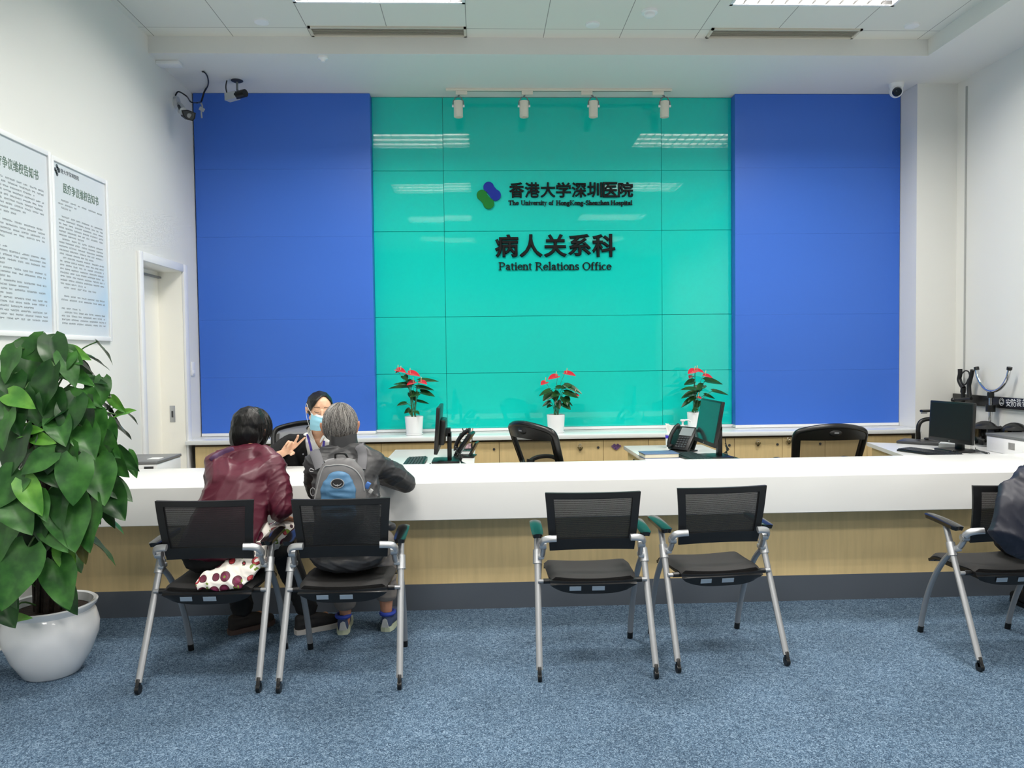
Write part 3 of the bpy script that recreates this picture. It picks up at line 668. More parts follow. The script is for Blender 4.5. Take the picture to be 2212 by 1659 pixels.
def notice(y0, y1, z0, z1, label, title, logo):
    t = thing('framed_notice', label, 'notice', (XL, (y0+y1)/2, (z0+z1)/2), group='framed notices on the left wall')
    bm = bm_new(); fwid = .028
    box2(bm, (XL, y0, z0), (XL+.02, y0+fwid, z1), .003); box2(bm, (XL, y1-fwid, z0), (XL+.02, y1, z1), .003)
    box2(bm, (XL, y0+fwid, z0), (XL+.0195, y1-fwid, z0+fwid), .002); box2(bm, (XL, y0+fwid, z1-fwid), (XL+.0195, y1-fwid, z1), .002)
    put(obj('frame', bm, wht), t)
    bm = bm_new(); box2(bm, (XL, y0+.01, z0+.01), (XL+.009, y1-.01, z1-.01)); put(obj('print_sheet', bm, pm, smooth=False), t)
    W_ = y1-y0; cy = (y0+y1)/2
    bm = textbm(title, .062, Matrix.Translation((.0095, cy+.03*0, z1-.17)) @ LW, .0006, 0, bevel=.0005)
    ys = [v.co.y for v in bm.verts]; sc = (W_*.62)/(max(ys)-min(ys))
    for v in bm.verts: v.co.y = cy+.01+(v.co.y-(max(ys)+min(ys))/2)*sc; v.co.z = z1-.17+(v.co.z-(z1-.17))*1.05
    put(obj('title', bm, txtm, smooth=False), t)
    bm = bm_new(); rr = random.Random(5 if logo else 9); z = z1-.245; ind = True
    while z > z0+.09:
        if rr.random() < .10: z -= .030
        y = y0+.075+(.035 if ind else 0); last = rr.random() < .28; yend = (y0+W_*rr.uniform(.3, .8)) if last else y1-.07
        while y < yend:
            w_ = rr.uniform(.035, .11)
            w_ = min(w_, yend-y)
            n_ = int(w_/.0095)
            for q in range(n_):       # each unreadable glyph is two or three tiny strokes
                yy = y+q*.0095
                for k in range(4):
                    bx = yy+rr.uniform(0, .002); zz = z+rr.uniform(-.0045, .0045)
                    if rr.random() < .6: box2(bm, (XL+.009, bx, zz), (XL+.0096, bx+.0078, zz+.0016))
                    else: box2(bm, (XL+.009, bx+.003, z-.005), (XL+.0096, bx+.0046, z+.005))
            y += w_+.012
        ind = last; z -= .0225
    put(obj('body_text', bm, smallm, smooth=False), t)
    if logo:
        bm = bm_new(); c = V((XL+.009, y0+.075, z1-.075))
        def ring(cy_, cz_, r): prism(bm, [(cy_+r*math.cos(a*PI/8), cz_+r*math.sin(a*PI/8)) for a in range(16)], Matrix.Translation((.0091, 0, 0)) @ LW, .0005)
        for dy, dz in ((0, .024), (.018, 0), (-.018, 0), (0, -.024), (.009, .012), (-.009, -.012)): ring(c.y+dy, c.z+dz, .0125)
        put(obj('print_logo', bm, mat('dark_print_ink', (70, 78, 84), .6), smooth=False), t)
        bm = textbm('香港大学深圳医院', .030, Matrix.Translation((.0095, c.y+.13, c.z+.004)) @ LW, .0006, 0)
        put(obj('print_heading', bm, mat('dark_print_ink', (70, 78, 84), .6), smooth=False), t)
notice(3.955, 4.640, 1.645, 2.735, 'left framed notice with green title on the left wall, cropped by the picture edge', '医疗争议维权告知书', False)
notice(4.642, 5.325, 1.640, 2.725, 'right framed notice with small emblem and heading on the left wall', '医疗争议维权告知书', True)

# ---------------------------------------------------------------- cameras
camw = mat('grey_white_camera_shell', (178, 182, 186), .35)
def cable(bm, pix, Y, r=.006, seg=8): tube(bm, spline([at(x, y, yy) for x, y, yy in pix] if Y is None else [at(x, y, Y) for x, y in pix], 6), r, seg)
root = atx(378, 222, XL)
t = thing('bullet_camera', 'grey bullet camera with black face on the left wall above the blue panel', 'camera', root)
bm = bm_new(); p0 = V(root); tube(bm, [p0, p0+V((.03, 0, 0))], .05, 18); tube(bm, spline([p0+V((.02, 0, .0)), p0+V((.06, -.02, -.03)), p0+V((.09, -.05, -.07))], 4), .016, 8); put(obj('wall_bracket', bm, camw), t)
cc = at(398, 241, 6.30); dirv = (V((.55, -1, -.35))).normalized()
bm = bm_new(); tube(bm, [cc-dirv*.19, cc-dirv*.10, cc-dirv*.02], [.026, .03, .03], 20); put(obj('camera_body', bm, camw), t)
hood = [at(x, y, 6.30) for x, y in ((392, 238), (405.7, 237), (423, 244), (421.5, 256), (416.6, 261.5), (405.7, 259), (397, 252.5))]
def shell(sc, d0, d1):
    m = sum(hood, V())/7; bm = bm_new(); A = [bm.verts.new(m+(p-m)*sc+dirv*d0) for p in hood]; B = [bm.verts.new(m+(p-m)*sc+dirv*d1) for p in hood]
    bm.faces.new(A); bm.faces.new(B[::-1])
    for i in range(7): bm.faces.new((A[i], A[(i+1) % 7], B[(i+1) % 7], B[i]))
    return bm
hm = sum(hood, V())/7
put(obj('sun_shield', shell(1, 0, -.14), blackm, smooth=False), t)
fc = put(obj('camera_face', shell(.78, .003, -.01), dgrey, smooth=False), t)
bm = bm_new(); tube(bm, [hood[0]-dirv*.05, at(386, 229, 6.42)], .012, 8); put(obj('mount_arm', bm, blackm), t)
cc = hm-dirv*.058
bm = bm_new(); tube(bm, [cc+dirv*.062, cc+dirv*.068], .018, 16); put(obj('lens', bm, greyp), t)
bm = bm_new(); tube(bm, spline([root+V((.005, 0, .06)), root+V((.04, -.02, .085)), root+V((.09, .02, .06)), at(412, 220, 6.45), at(424, 222, 6.6)], 6), .006, 8); put(obj('camera_cable', bm, blackp), t)
def under(x, y, k=.03): p = atz(x, y, ZS); return at(x, y, min(p.y-k, 6.86))
bm = bm_new(); tube(bm, spline([atz(437, 155, ZS-.002), under(441, 156), under(447, 163), under(450, 175), under(449, 185), under(445, 192)], 6), .0055, 8)
tube(bm, spline([under(445, 192), under(441, 199), under(437, 212), under(434, 220), at(425, 222, 6.62)], 6), .0075, 8)
cb = tag(obj('cable_loom', bm, blackp), 'black cable hanging from the soffit corner above the left blue panel', 'cable')
bm = bm_new(); cable(bm, [(434, 222), (437, 230), (435, 240), (436, 255)], 6.86, .007); box(bm, at(436, 236, 6.84), (.04, .02, .03), rot=(0, .5, 0)); obj('connector', bm, camw, cb)
p = atz(512, 174, ZS)
t = thing('box_camera', 'dark box camera hanging from a round ceiling mount over the left blue panel', 'camera', p)
bm = bm_new(); lathe(bm, [(0, -.012), (.035, -.012), (.05, -.004), (.05, 0), (0, 0)], (0, 0, 0), 24); obj('ceiling_mount', bm, dgrey, t)
bm = bm_new(); cyl(bm, (0, 0, -.01), (0, 0, -.085), .009, 10); tube(bm, spline([(0, 0, -.08), (.01, -.01, -.095), (-.04, 0, -.115)], 4), .008, 8); obj('mount_stem', bm, greyp, t)
a, b = V((-.085, .0, -.145)), V((.02, -.06, -.142)); d_ = (b-a).normalized()
bm = bm_new(); tube(bm, [a, b], .042, 4, upv=(.5, .5, .7)); obj('camera_body', bm, camw, t, smooth=False)
bm = bm_new(); tube(bm, [b-d_*.01, b+d_*.09], .032, 18); obj('lens', bm, blackp, t)
bm = bm_new(); tube(bm, spline([a+V((0, 0, .03)), a+V((-.01, 0, .09)), a+V((0, 0, .145))], 4), .006, 8); obj('camera_cable', bm, dgrey, t)
p = V((3.70, 6.70, ZS))
t = thing('dome_camera', 'white turret camera with black eye at the right end of the soffit', 'camera', p)
bm = bm_new(); lathe(bm, [(0, -.05), (.05, -.05), (.06, -.03), (.063, 0), (0, 0)], (0, 0, 0), 28); obj('camera_base', bm, wht, t)
bm = bm_new(); ell(bm, (-.01, -.015, -.07), (.056, .056, .056)); obj('camera_ball', bm, wht, t)
bm = bm_new(); dv = V((-.25, -.9, -.38)).normalized(); c = V((-.01, -.015, -.07)); tube(bm, [c+dv*.035, c+dv*.058], [.042, .034], 24); e = obj('camera_eye', bm, glassblk, t)
bm = bm_new(); box(bm, c+dv*.058+V((0, 0, .012)), (.026, .003, .014)); obj('lens_window', bm, greyp, e)

# ---------------------------------------------------------------- leaves
def leaf(bm, base, tip, nrm, width, shape='heart', fold=.18, droop=.12, nu=6, nv=10, mi=0, wav=0):
    """a leaf blade from base to tip; nrm is roughly the upper side"""
    base, tip = V(base), V(tip); d = tip-base; L = d.length; d.normalize()
    n = V(nrm); n = (n-d*n.dot(d)).normalized(); s = d.cross(n)
    ph = random.random()*6
    def w(t):
        if shape == 'heart': return width*(math.sin(PI*min(1, .08+t*.92)**.62)**.8 if t < .999 else 0)*(1 if t > .0 else .6)
        return width*math.sin(PI*t**.75)**1.1
    rows = []
    for j in range(nv+1):
        t = j/nv; ww = max(w(t), .0008); row = []
        for i in range(nu+1):
            u = -1+2*i/nu
            lob = -.14*L*abs(u)**1.6*max(0, 1-t*3.2) if shape == 'heart' else 0
            p = base+d*(t*L+lob)+s*(u*ww)+n*(fold*ww*abs(u)-droop*L*(t-.35)**2*(1 if t > .35 else .4)+wav*math.sin(ph+t*9+u*2)*ww*abs(u))
            row.append(bm.verts.new(p))
        rows.append(row)
    for j in range(nv):
        for i in range(nu):
            f = bm.faces.new((rows[j][i], rows[j][i+1], rows[j+1][i+1], rows[j+1][i])); f.material_index = mi
def leafmat(name, c1, c2, rough=.32, vein=0):
    m = mat(name, c1, rough, spec=.35)
    n, l = m.node_tree.nodes, m.node_tree.links; b = n['Principled BSDF']
    tc = n.new('ShaderNodeTexCoord'); t = n.new('ShaderNodeTexNoise'); t.inputs['Scale'].default_value = 16; t.inputs['Detail'].default_value = 3
    l.new(tc.outputs['Object'], t.inputs['Vector'])
    r = n.new('ShaderNodeValToRGB'); r.color_ramp.elements[0].position = .35; r.color_ramp.elements[1].position = .68
    r.color_ramp.elements[0].color = srgb(*c1); r.color_ramp.elements[1].color = srgb(*c2)
    l.new(t.outputs[0], r.inputs[0]); l.new(r.outputs[0], b.inputs['Base Color'])
    return m

# anthuriums on the back worktop
spathe = mat('glossy_red_spathe', (196, 34, 52), .22); spad = mat('cream_spadix', (226, 196, 150), .5)
aleaf = leafmat('dark_anthurium_leaf', (24, 58, 28), (42, 84, 38), .25); astem = mat('green_stem', (62, 96, 48), .5)
def anthurium(cx, basey, topy, wpx, label, flowers, leaves, Y=6.80):
    g = at(cx, basey, Y); g.z = .818; topz = at(cx, topy, Y).z; r = wpx/2*Y/FPX
    t = thing('potted_anthurium', label, 'potted plant', g, group='red anthuriums on the back worktop')
    h = topz-g.z
    bm = bm_new(); lathe(bm, [(0, .012), (r*.84, .012), (r*.87, .02), (r, h-.004), (r*.985, h), (r*.94, h), (r*.91, h-.02), (0, h-.02)], (0, 0, 0), 32); pot = obj('pot', bm, glz, t)
    bm = bm_new(); lathe(bm, [(0, 0), (r*.86, 0), (r*.95, .008), (r*.95, .016), (r*.88, .016), (r*.86, .010), (0, .010)], (0, 0, 0), 32); obj('saucer', bm, glz, t)
    bm = bm_new(); lathe(bm, [(0, h-.019), (r*.9, h-.022), (r*.88, h-.03), (0, h-.03)], (0, 0, 0), 24); obj('soil', bm, soilm, t)
    root = V((0, 0, h-.02)); st = bm_new(); fo = bm_new()
    def stem(e, k):
        a = root+V((random.uniform(-.025, .025), random.uniform(-.02, .02), 0)); mid = a.lerp(e, .5)+V((0, 0, .03))+V((0, random.uniform(-.01, .01), 0))
        mid.x = a.x+(e.x-a.x)*.35; tube(st, spline([a, mid, e], 6), k, 6)
    for x0, y0, x1, y1, wd in leaves:
        dy = random.uniform(-.10, .08); b = at(x0, y0, Y+dy*.5)-g; e = at(x1, y1, Y+dy-.02)-g
        leaf(fo, b, e, V((random.uniform(-.2, .2), -.55, .8)), wd*1.3*Y/FPX, 'heart', .25, .10, 6, 8)
        stem(b, .0022)
    for x0, y0, wd, tilt in flowers:
        p = at(x0, y0, Y+random.uniform(-.06, .03))-g; s = wd*Y/FPX
        bm = bm_new(); leaf(bm, p+V((-tilt*s*.25, .012, .004)), p+V((tilt*s*1.15, -.035, -.004-.25*s)), V((.1*tilt, -.55, .9)), s*.55, 'heart', .22, .16, 6, 8); fl = obj('flower', bm, spathe, t)
        bm = bm_new(); tube(bm, spline([p+V((0, -.004, 0)), p+V((0, -.015, .022)), p+V((.003, -.02, .045))], 4), [.0035]*8+[.002], 8); obj('spadix', bm, spad, fl)
        stem(p+V((-tilt*s*.2, .012, .002)), .0018)
    obj('foliage', fo, aleaf, t); obj('stems', st, astem, t)
anthurium(895, 937, 899, 40, 'red anthurium in a white pot, leftmost on the worktop by the blue panel',
    [(860, 799, 17, .9), (866, 801, 10, -1), (886, 806, 19, 1), (893, 826, 15, -.8), (910, 825, 14, .8)],
    [(889, 834, 838, 838, 6), (905, 822, 948, 823, 6), (900, 836, 938, 842, 6), (909, 846, 940, 856, 7), (878, 871, 857, 876, 5.5), (900, 866, 928, 872, 4), (885, 848, 897, 866, 9), (886, 884, 873, 893, 5), (897, 889, 906, 895, 4), (872, 812, 880, 822, 6), (885, 886, 888, 897, 4), (880, 822, 893, 832, 6), (888, 830, 850, 829, 5), (905, 850, 885, 858, 6)])
anthurium(1201, 932, 895, 40, 'red anthurium in a white pot, the middle one above the swivel chair',
    [(1178, 826, 15, -.6), (1201, 813, 18, -.9), (1224, 806, 17, 1), (1242, 852, 9, .8)],
    [(1221, 832, 1258, 850, 7), (1215, 838, 1236, 832, 7), (1219, 847, 1250, 859, 7), (1189, 842, 1164, 855, 5), (1193, 852, 1172, 866, 10), (1218, 858, 1226, 876, 9), (1189, 868, 1171, 878, 5), (1215, 871, 1233, 885, 7), (1223, 868, 1238, 877, 5), (1200, 838, 1218, 838, 7), (1196, 846, 1202, 868, 8), (1190, 875, 1181, 881, 4), (1204, 866, 1209, 884, 6), (1206, 850, 1190, 858, 6)])
anthurium(1502, 926, 890, 36, 'red anthurium in a white pot, rightmost, half hidden by the monitor',
    [(1500, 801, 18, -.8), (1505, 800, 14, .9), (1494, 813, 11, -.6), (1523, 811, 14, .9), (1508, 858, 9, .5)],
    [(1500, 824, 1477, 831, 8), (1523, 822, 1562, 829, 9), (1503, 840, 1470, 841, 6), (1501, 848, 1471, 860, 7), (1539, 844, 1575, 853, 5), (1494, 861, 1471, 880, 5), (1522, 853, 1545, 861, 5), (1509, 866, 1505, 882, 6), (1505, 883, 1494, 890, 4), (1512, 838, 1496, 848, 8), (1520, 832, 1504, 842, 7), (1500, 858, 1486, 868, 5)])

# the large potted pothos at the left
pg = V((-2.10, 3.74, 0))
t = thing('potted_pothos', 'tall pothos climbing a dark pole in a large white pot at the left wall', 'potted plant', pg)
bm = bm_new(); lathe(bm, [(0, 0), (.118, 0), (.128, .008), (.175, .09), (.208, .18), (.212, .23), (.198, .285), (.188, .305), (.205, .325), (.207, .337), (.2, .342), (.186, .338), (.178, .31), (.17, .29), (0, .29)], (0, 0, 0), 56); obj('pot', bm, glz, t)
bm = bm_new(); lathe(bm, [(0, .31), (.1, .305), (.178, .30), (.178, .292), (0, .292)], (0, 0, 0), 32); obj('soil', bm, soilm, t)
bark = mat('dark_moss_pole', (40, 32, 26), .95, bump=(60, 1, .02, (1, 1, .2)), var=(30, .4))
bm = bm_new()
tube(bm, [(0, 0, .3), (.01, 0, .7), (0, 0, 1.2), (0, 0, 1.45)], [.055, .06, .05, .035], 14)
for k in range(9):
    a = k*.7; tube(bm, spline([(.06*math.cos(a+.2*j), .06*math.sin(a+.2*j), .3+.14*j) for j in range(8)], 3), .011, 6)
obj('moss_pole', bm, bark, t)
lm = [leafmat('pothos_leaf', (34, 78, 32), (60, 112, 46), .36), leafmat('deep_pothos_leaf', (24, 58, 28), (44, 86, 38), .34), leafmat('light_pothos_leaf', (64, 122, 42), (96, 150, 54), .38), leafmat('old_pothos_leaf', (70, 74, 32), (92, 90, 40), .45)]
PL = [  # centre x, y, length px, tip angle, depth towards the camera (m), width factor, material
 (80,745,70,150,.10,.8,0),(150,770,85,-15,.15,.8,0),(60,800,110,-95,.22,1,1),(30,760,70,-150,.2,.9,0),(100,735,60,30,.05,.7,0),(165,765,70,-10,.1,.7,2),(20,790,80,-110,.3,.9,0),
 (100,845,112,-110,.3,1.05,1),(45,865,80,-30,.35,.8,2),(170,815,90,-20,.1,.6,0),(195,820,80,-12,.05,.5,1),(150,800,80,-60,.2,.8,0),(130,790,70,-120,.2,.9,0),
 (222,845,60,-80,.05,.8,0),(200,860,70,-35,.15,.7,0),(255,875,50,-35,-.05,.6,2),(272,890,46,8,-.05,.7,2),(215,890,40,-40,.1,.6,3),(170,865,95,-18,.25,.7,0),(120,890,90,-80,.3,1,1),
 (30,895,100,-70,.35,.95,1),(60,930,80,5,.36,.6,2),(95,950,60,-20,.38,.7,2),(130,930,80,-60,.33,1,0),(150,900,90,-100,.3,1,1),(185,905,90,-75,.22,1,1),(210,925,80,-70,.2,.9,0),(240,935,60,-60,.1,.8,0),(190,955,90,-60,.28,1,0),(30,980,120,-100,.38,1,1),
 (235,965,80,-40,.15,.9,0),(275,995,70,-40,.05,.7,1),(250,1000,90,-50,.12,.9,0),(285,1005,60,-60,.02,.7,0),(80,1000,80,-150,.4,.9,0),(150,1000,80,-80,.32,1,0),(110,1030,70,-40,.36,.9,1),(160,1040,105,-95,.36,1,0),(215,1040,110,-75,.25,1,0),(230,1010,80,-65,.18,.9,0),
 (245,1085,100,-50,.12,1,1),(255,1060,80,-35,.08,.9,1),(235,1110,70,-60,.1,.7,1),(10,1060,100,-120,.42,1,0),(70,1075,90,-55,.42,.8,2),(90,1095,70,-60,.4,.8,0),(40,1110,110,-60,.42,1,0),(130,1100,90,-85,.36,.9,1),
 (150,1130,130,-70,.34,1.05,0),(190,1135,120,-75,.3,1,0),(120,1160,90,-40,.36,.8,0),(180,1190,60,-80,.28,.8,3),(140,1205,70,-70,.3,.9,2),(150,1225,60,-70,.3,.7,2),(135,1265,110,-75,.34,1,0),(30,1250,140,-110,.42,1.0,0),(15,1260,120,-70,.38,.9,0),(145,1290,90,-65,.2,.8,1),(40,1335,70,12,.3,.5,2),(5,1310,110,-60,.33,1,1),
 (60,1030,90,-100,.35,.9,1),(10,930,90,-80,.4,.9,0),(100,905,80,-140,.3,.9,1),(70,880,90,-70,.3,1,1),(20,850,90,-100,.3,.9,1),(175,930,80,-90,.2,1,1),(220,985,80,-100,.15,.9,1),(5,1160,120,-95,.4,1,0),(60,1180,90,-100,.3,.8,1),
 (118,770,90,-70,.2,.9,1),(70,770,90,-120,.2,.9,0),(190,890,70,-80,.1,.9,1),(165,985,90,-70,.25,.9,1),(110,980,90,-90,.35,1,1),(200,1075,90,-80,.2,.9,1),(90,1130,90,-80,.35,.9,1)]
fo, st = bm_new(), bm_new(); rg = random.Random(3)
def put_leaf(cx, cy, L, ang, dep, wf, mi):
    Y = pg.y-dep; c = at(cx, cy, Y)-pg; Lm = L*Y/FPX*.98; a = math.radians(ang+rg.uniform(-8, 8))
    d = V((math.cos(a), -.30+rg.uniform(-.2, .15), math.sin(a))).normalized()
    b, e = c-d*(Lm*.5), c+d*(Lm*.5)
    n = V((rg.uniform(-.6, .6), -1, .6+rg.uniform(-.35, .5)))
    leaf(fo, b, e, n, Lm*.36*wf, 'heart', .22, .18, 8, 12, mi, .10)
    pz = min(max(b.z-rg.uniform(.02, .16), .33), 1.42); a0 = V((.03*math.copysign(1, b.x), -.03, pz))
    tube(st, spline([a0, a0.lerp(b, .55)+V((0, 0, .05)), b], 5), [.0042]*10+[.0028], 6)
for q in PL: put_leaf(*q)
for k in range(70):          # the leaves on the wall side and around the pole
    a = rg.uniform(0, 2*PI); z = rg.uniform(.55, 1.56); R = rg.uniform(.10, .36)*(1 if z < 1.4 else .7)
    if math.sin(a) < -.3: R *= .6
    c = V((R*math.cos(a)+.02, R*.9*math.sin(a), z)); c.x = max(c.x, -.30)
    d = V((math.cos(a)*.6, math.sin(a)*.6, -.7+rg.uniform(-.3, .4))).normalized(); Lm = rg.uniform(.13, .19)
    leaf(fo, c-d*Lm*.4, c+d*Lm*.6, V((math.cos(a)*.7, math.sin(a)*.7, .8)), Lm*.36, 'heart', .2, .18, 6, 9, rg.choice((0, 1, 1)), .08)
    tube(st, spline([(.03*math.cos(a), .03*math.sin(a), max(.34, z-.14)), c*.6+V((0, 0, .4*z)), c-d*Lm*.4], 4), .0035, 5)
obj('foliage', fo, lm, t); obj('stems', st, astem, t)

# ---------------------------------------------------------------- things on the desks
DZT = .745
scr = mat('grey_screen', (34, 40, 42), .12, coat=.3); scrd = mat('dark_screen', (16, 17, 18), .45, spec=.3)
def monitor(label, base, rz, wd, ht, tilt, zc, screen):
    """faces local -Y"""
    t = thing('monitor', label, 'monitor', base, rz, 'desk monitors')
    M = Matrix.Translation((0, 0, zc)) @ Matrix.Rotation(tilt, 4, 'X')
    bm = bm_new(); box(bm, (0, 0, 0), (wd, .026, ht), bev=.006, M=M); box(bm, (0, .03, -.02), (wd*.55, .045, ht*.55), bev=.012, M=M); obj('monitor_case', bm, blackp, t)
    bm = bm_new(); box(bm, (0, -.0125, .008), (wd-.03, .003, ht-.045), M=M); s = obj('screen', bm, screen, t)
    bm = bm_new(); tube(bm, [M @ V((0, -.013, -ht/2+.011)), M @ V((0, -.0145, -ht/2+.011))], .006, 14); obj('round_badge', bm, greyp, s)
    bm = bm_new(); box(bm, (0, .075, zc/2-.01), (.07, .03, zc-.04), bev=.006); box(bm, (0, .055, zc-.03), (.07, .06, .06)); obj('monitor_neck', bm, blackp, t)
    bm = bm_new(); box(bm, (0, .05, .008), (.24, .20, .016), bev=.006); obj('monitor_base', bm, blackp, t)
    return t
monitor('black monitor seen edge on, on the left desk', (-.315, 5.56, DZT), -PI/2, .50, .33, -.07, .245, scrd)
monitor('black monitor with a grey reflective screen side on, on the middle desk', (1.66, 5.52, DZT), -PI/2, .50, .33, -.18, .26, scr)
monitor('black monitor facing the room on the right desk', (3.545, 5.62, DZT), -1.38, .42, .31, -.06, .222, scrd)
keym = mat('dark_key_caps', (40, 44, 47), .4)
def keyboard(label, loc, rz):
    t = thing('keyboard', label, 'keyboard', loc, rz, 'desk keyboards')
    bm = bm_new(); box(bm, (0, 0, .010), (.45, .15, .016), rot=(.04, 0, 0), bev=.005); obj('keyboard_case', bm, blackp, t)
    bm = bm_new()
    for r_ in range(6):
        for c_ in range(20):
            box(bm, (-.212+c_*.0222, .055-r_*.0215, .0205+(.055-r_*.0215)*.04), (.0185, .0175, .006), rot=(.04, 0, 0))
    obj('keys', bm, keym, t, smooth=False)
keyboard('black keyboard in front of the edge-on monitor', (-.485, 5.47, DZT), -PI/2)
keyboard('black keyboard in front of the side-on monitor', (1.53, 5.46, DZT), -PI/2+.08)
keyboard('black keyboard in front of the monitor on the right desk', (3.30, 5.50, DZT), -1.25)
def mouse(label, loc, rz, m):
    bm = bm_new(); ell(bm, (0, 0, .012), (.03, .052, .022)); bmesh.ops.bisect_plane(bm, geom=bm.verts[:]+bm.edges[:]+bm.faces[:], plane_co=(0, 0, .001), plane_no=(0, 0, 1), clear_inner=True)
    o = tag(obj('mouse', bm, m), label, 'mouse', 'computer mice'); o.location = loc; o.rotation_euler.z = rz
    bm = bm_new(); cyl(bm, (-.003, -.02, .033), (.003, -.02, .033), .005, 10); obj('scroll_wheel', bm, dgrey, o)
mouse('white mouse beside the left keyboard', (-.37, 5.23, DZT), .6, wht)
mouse('black mouse beside the keyboard on the right desk', atz(2057, 983, DZT), -.6, blackp)
def phone(label, loc, rz):
    t = thing('desk_phone', label, 'telephone', loc, rz, 'desk telephones')
    M = Matrix.Rotation(.95, 4, 'X'); M.translation = (0, 0, .1)
    bm = bm_new(); box(bm, (0, 0, 0), (.20, .21, .028), bev=.008, M=M); obj('phone_body', bm, blackp, t)
    bm = bm_new(); box(bm, (.02, .055, .015), (.12, .07, .004), M=M); obj('phone_display', bm, mat('grey_lcd', (140, 148, 150), .2), t)
    bm = bm_new()
    for i in range(4):
        for j in range(5): box(bm, (-.02+i*.026, -.0+j*-.02, .0165), (.02, .012, .006), M=M)
    obj('phone_buttons', bm, dgrey, t)
    bm = bm_new(); tube(bm, spline([M @ V((-.072, -.09, .03)), M @ V((-.072, -.07, .05)), M @ V((-.072, 0, .062)), M @ V((-.072, .07, .05)), M @ V((-.072, .09, .03))], 5), [.024, .024, .022]+[.016]*15+[.022, .024, .024], 10); obj('handset', bm, blackm, t)
    bm = bm_new(); box(bm, (0, .07, .064), (.14, .014, .11), rot=(-.5, 0, 0)); box(bm, (0, .0, .006), (.16, .16, .012), bev=.004); obj('phone_stand', bm, blackp, t)
phone('black desk phone behind the edge-on monitor', (-.135, 5.80, DZT), -PI/2-.15)
phone('black desk phone left of the side-on monitor', (1.57, 5.90, DZT), -.95)
# organiser with pens
p = atz(1007, 974, DZT); t = thing('desk_organizer', 'black wire desk organiser with pens and cards at the end of the left desk', 'organizer', p)
bm = bm_new()
for z in (.003, .05, .10, .14): tube(bm, [(-.05, -.04, z), (.05, -.04, z), (.05, .04, z), (-.05, .04, z)], .0025, 6, closed=True)
for x in (-.05, 0, .05):
    for y in (-.04, .04): cyl(bm, (x, y, 0), (x, y, .14), .0025, 6)
box(bm, (0, 0, .003), (.1, .08, .004)); box(bm, (0, -.04, .04), (.1, .002, .05)); obj('wire_frame', bm, blackp, t)
bm = bm_new(); box(bm, (.005, -.043, .045), (.07, .002, .04)); obj('photo_card', bm, mat('mauve_card', (168, 140, 146), .5, var=(70, .5)), t)
bm = bm_new(); box(bm, (.0, .01, .1), (.085, .05, .05)); obj('note_block', bm, paperm, t)
for i, (x, m_) in enumerate(((-.01, (60, 40, 36)), (.012, (190, 96, 60)), (.03, (40, 40, 44)), (.038, (214, 160, 140)))):
    o = bm_new(); q = p+V((x, .03, .125)); cyl(o, q, q+V((.012*(i-1.5), 0, .055)), .0045, 8)
    tag(obj('pen', o, mat('pen_colour_%d' % i, m_, .4)), ('dark brown', 'orange', 'black', 'pale pink')[i]+' pen standing in the wire desk organiser', 'pen', 'pens in the organiser')
# cables behind the monitors
bm = bm_new()
for k in range(5):
    r_ = random.Random(k); q = V((-.19, 5.42, DZT+.004))
    tube(bm, spline([q+V((0, 0, .12-.02*k)), q+V((.01+.01*k, -.03*k+.05, .06)), q+V((.04, -.06+.02*k, .01)), q+V((.06+.01*k, -.12, .004))], 6), .0028, 6)
tag(obj('cable_bundle', bm, blackp), 'tangle of thin black cables behind the edge-on monitor', 'cable')
bm = bm_new(); tube(bm, spline([V((-.16, 5.19, DZT+.003)), V((-.12, 5.22, DZT+.02)), V((-.09, 5.25, DZT+.012)), V((-.07, 5.22, DZT+.004))], 6), .0025, 6)
tag(obj('white_cable', bm, wht), 'single thin white cable at the edge of the left desk', 'cable')
bm = bm_new()
for k in range(4):
    q = V((1.825, 5.60, DZT+.004)); tube(bm, spline([q+V((-.02, .0, .13-.02*k)), q+V((-.01, -.02*k, .05)), q+V((-.03, -.1+.03*k, .012)), q+V((-.02+.01*k, -.2, .004)), q+V((.01, -.34-.02*k, .004))], 6), .0028, 6)
tag(obj('cable_bundle', bm, blackp), 'thin black cables under the side-on monitor', 'cable')
bm = bm_new()
for k in range(4):
    q = V((3.585, 5.40, DZT+.004)); tube(bm, spline([q+V((0, 0, .05-.01*k)), q+V((.012, -.04*k, .03)), q+V((.02+.003*k, -.12, .012)), q+V((.03, -.14-.02*k, .001))], 6), .0028, 6)
tag(obj('cable_bundle', bm, dgrey), 'thin cables between the right monitor and the printer', 'cable')
# wipes tub, pump bottle, notebook
p = atz(1450, 967, DZT)
t = thing('wipes_tub', 'white tub with a violet band and a wipe pulled out of its top', 'tub', p)
bm = bm_new(); lathe(bm, [(0, 0), (.042, 0), (.043, .01), (.046, .105), (.048, .107), (.048, .117), (.044, .12), (0, .12)], (0, 0, 0), 28); obj('tub_body', bm, wht, t)
bm = bm_new(); lathe(bm, [(.0462, .078), (.0468, .079), (.0474, .103), (.0468, .104)], (0, 0, 0), 28); obj('violet_band', bm, mat('violet_print', (66, 44, 190), .4), t)
bm = bm_new()
for k in range(5): box(bm, (-.018+.009*k, -.0445, .04+.004*(k % 2)), (.006, .003, .012+.004*(k % 3)))
obj('small_print', bm, mat('grey_print_ink', (138, 146, 152), .6), t)
bm = bm_new()
for k in range(3): sheet(bm, lambda a, b: V((-.03+.05*a-.02*b+.012*math.sin(7*a+k), .01*math.sin(5*a+k*2)+.012*k-.012, .115+.085*b*(1-.5*abs(a-.4)))), 8, 6, .001)
obj('wipe_sheet', bm, paperm, t)
p = atz(1475, 967, DZT)
t = thing('pump_bottle', 'white pump bottle of hand gel with a teal label on the middle desk', 'bottle', p)
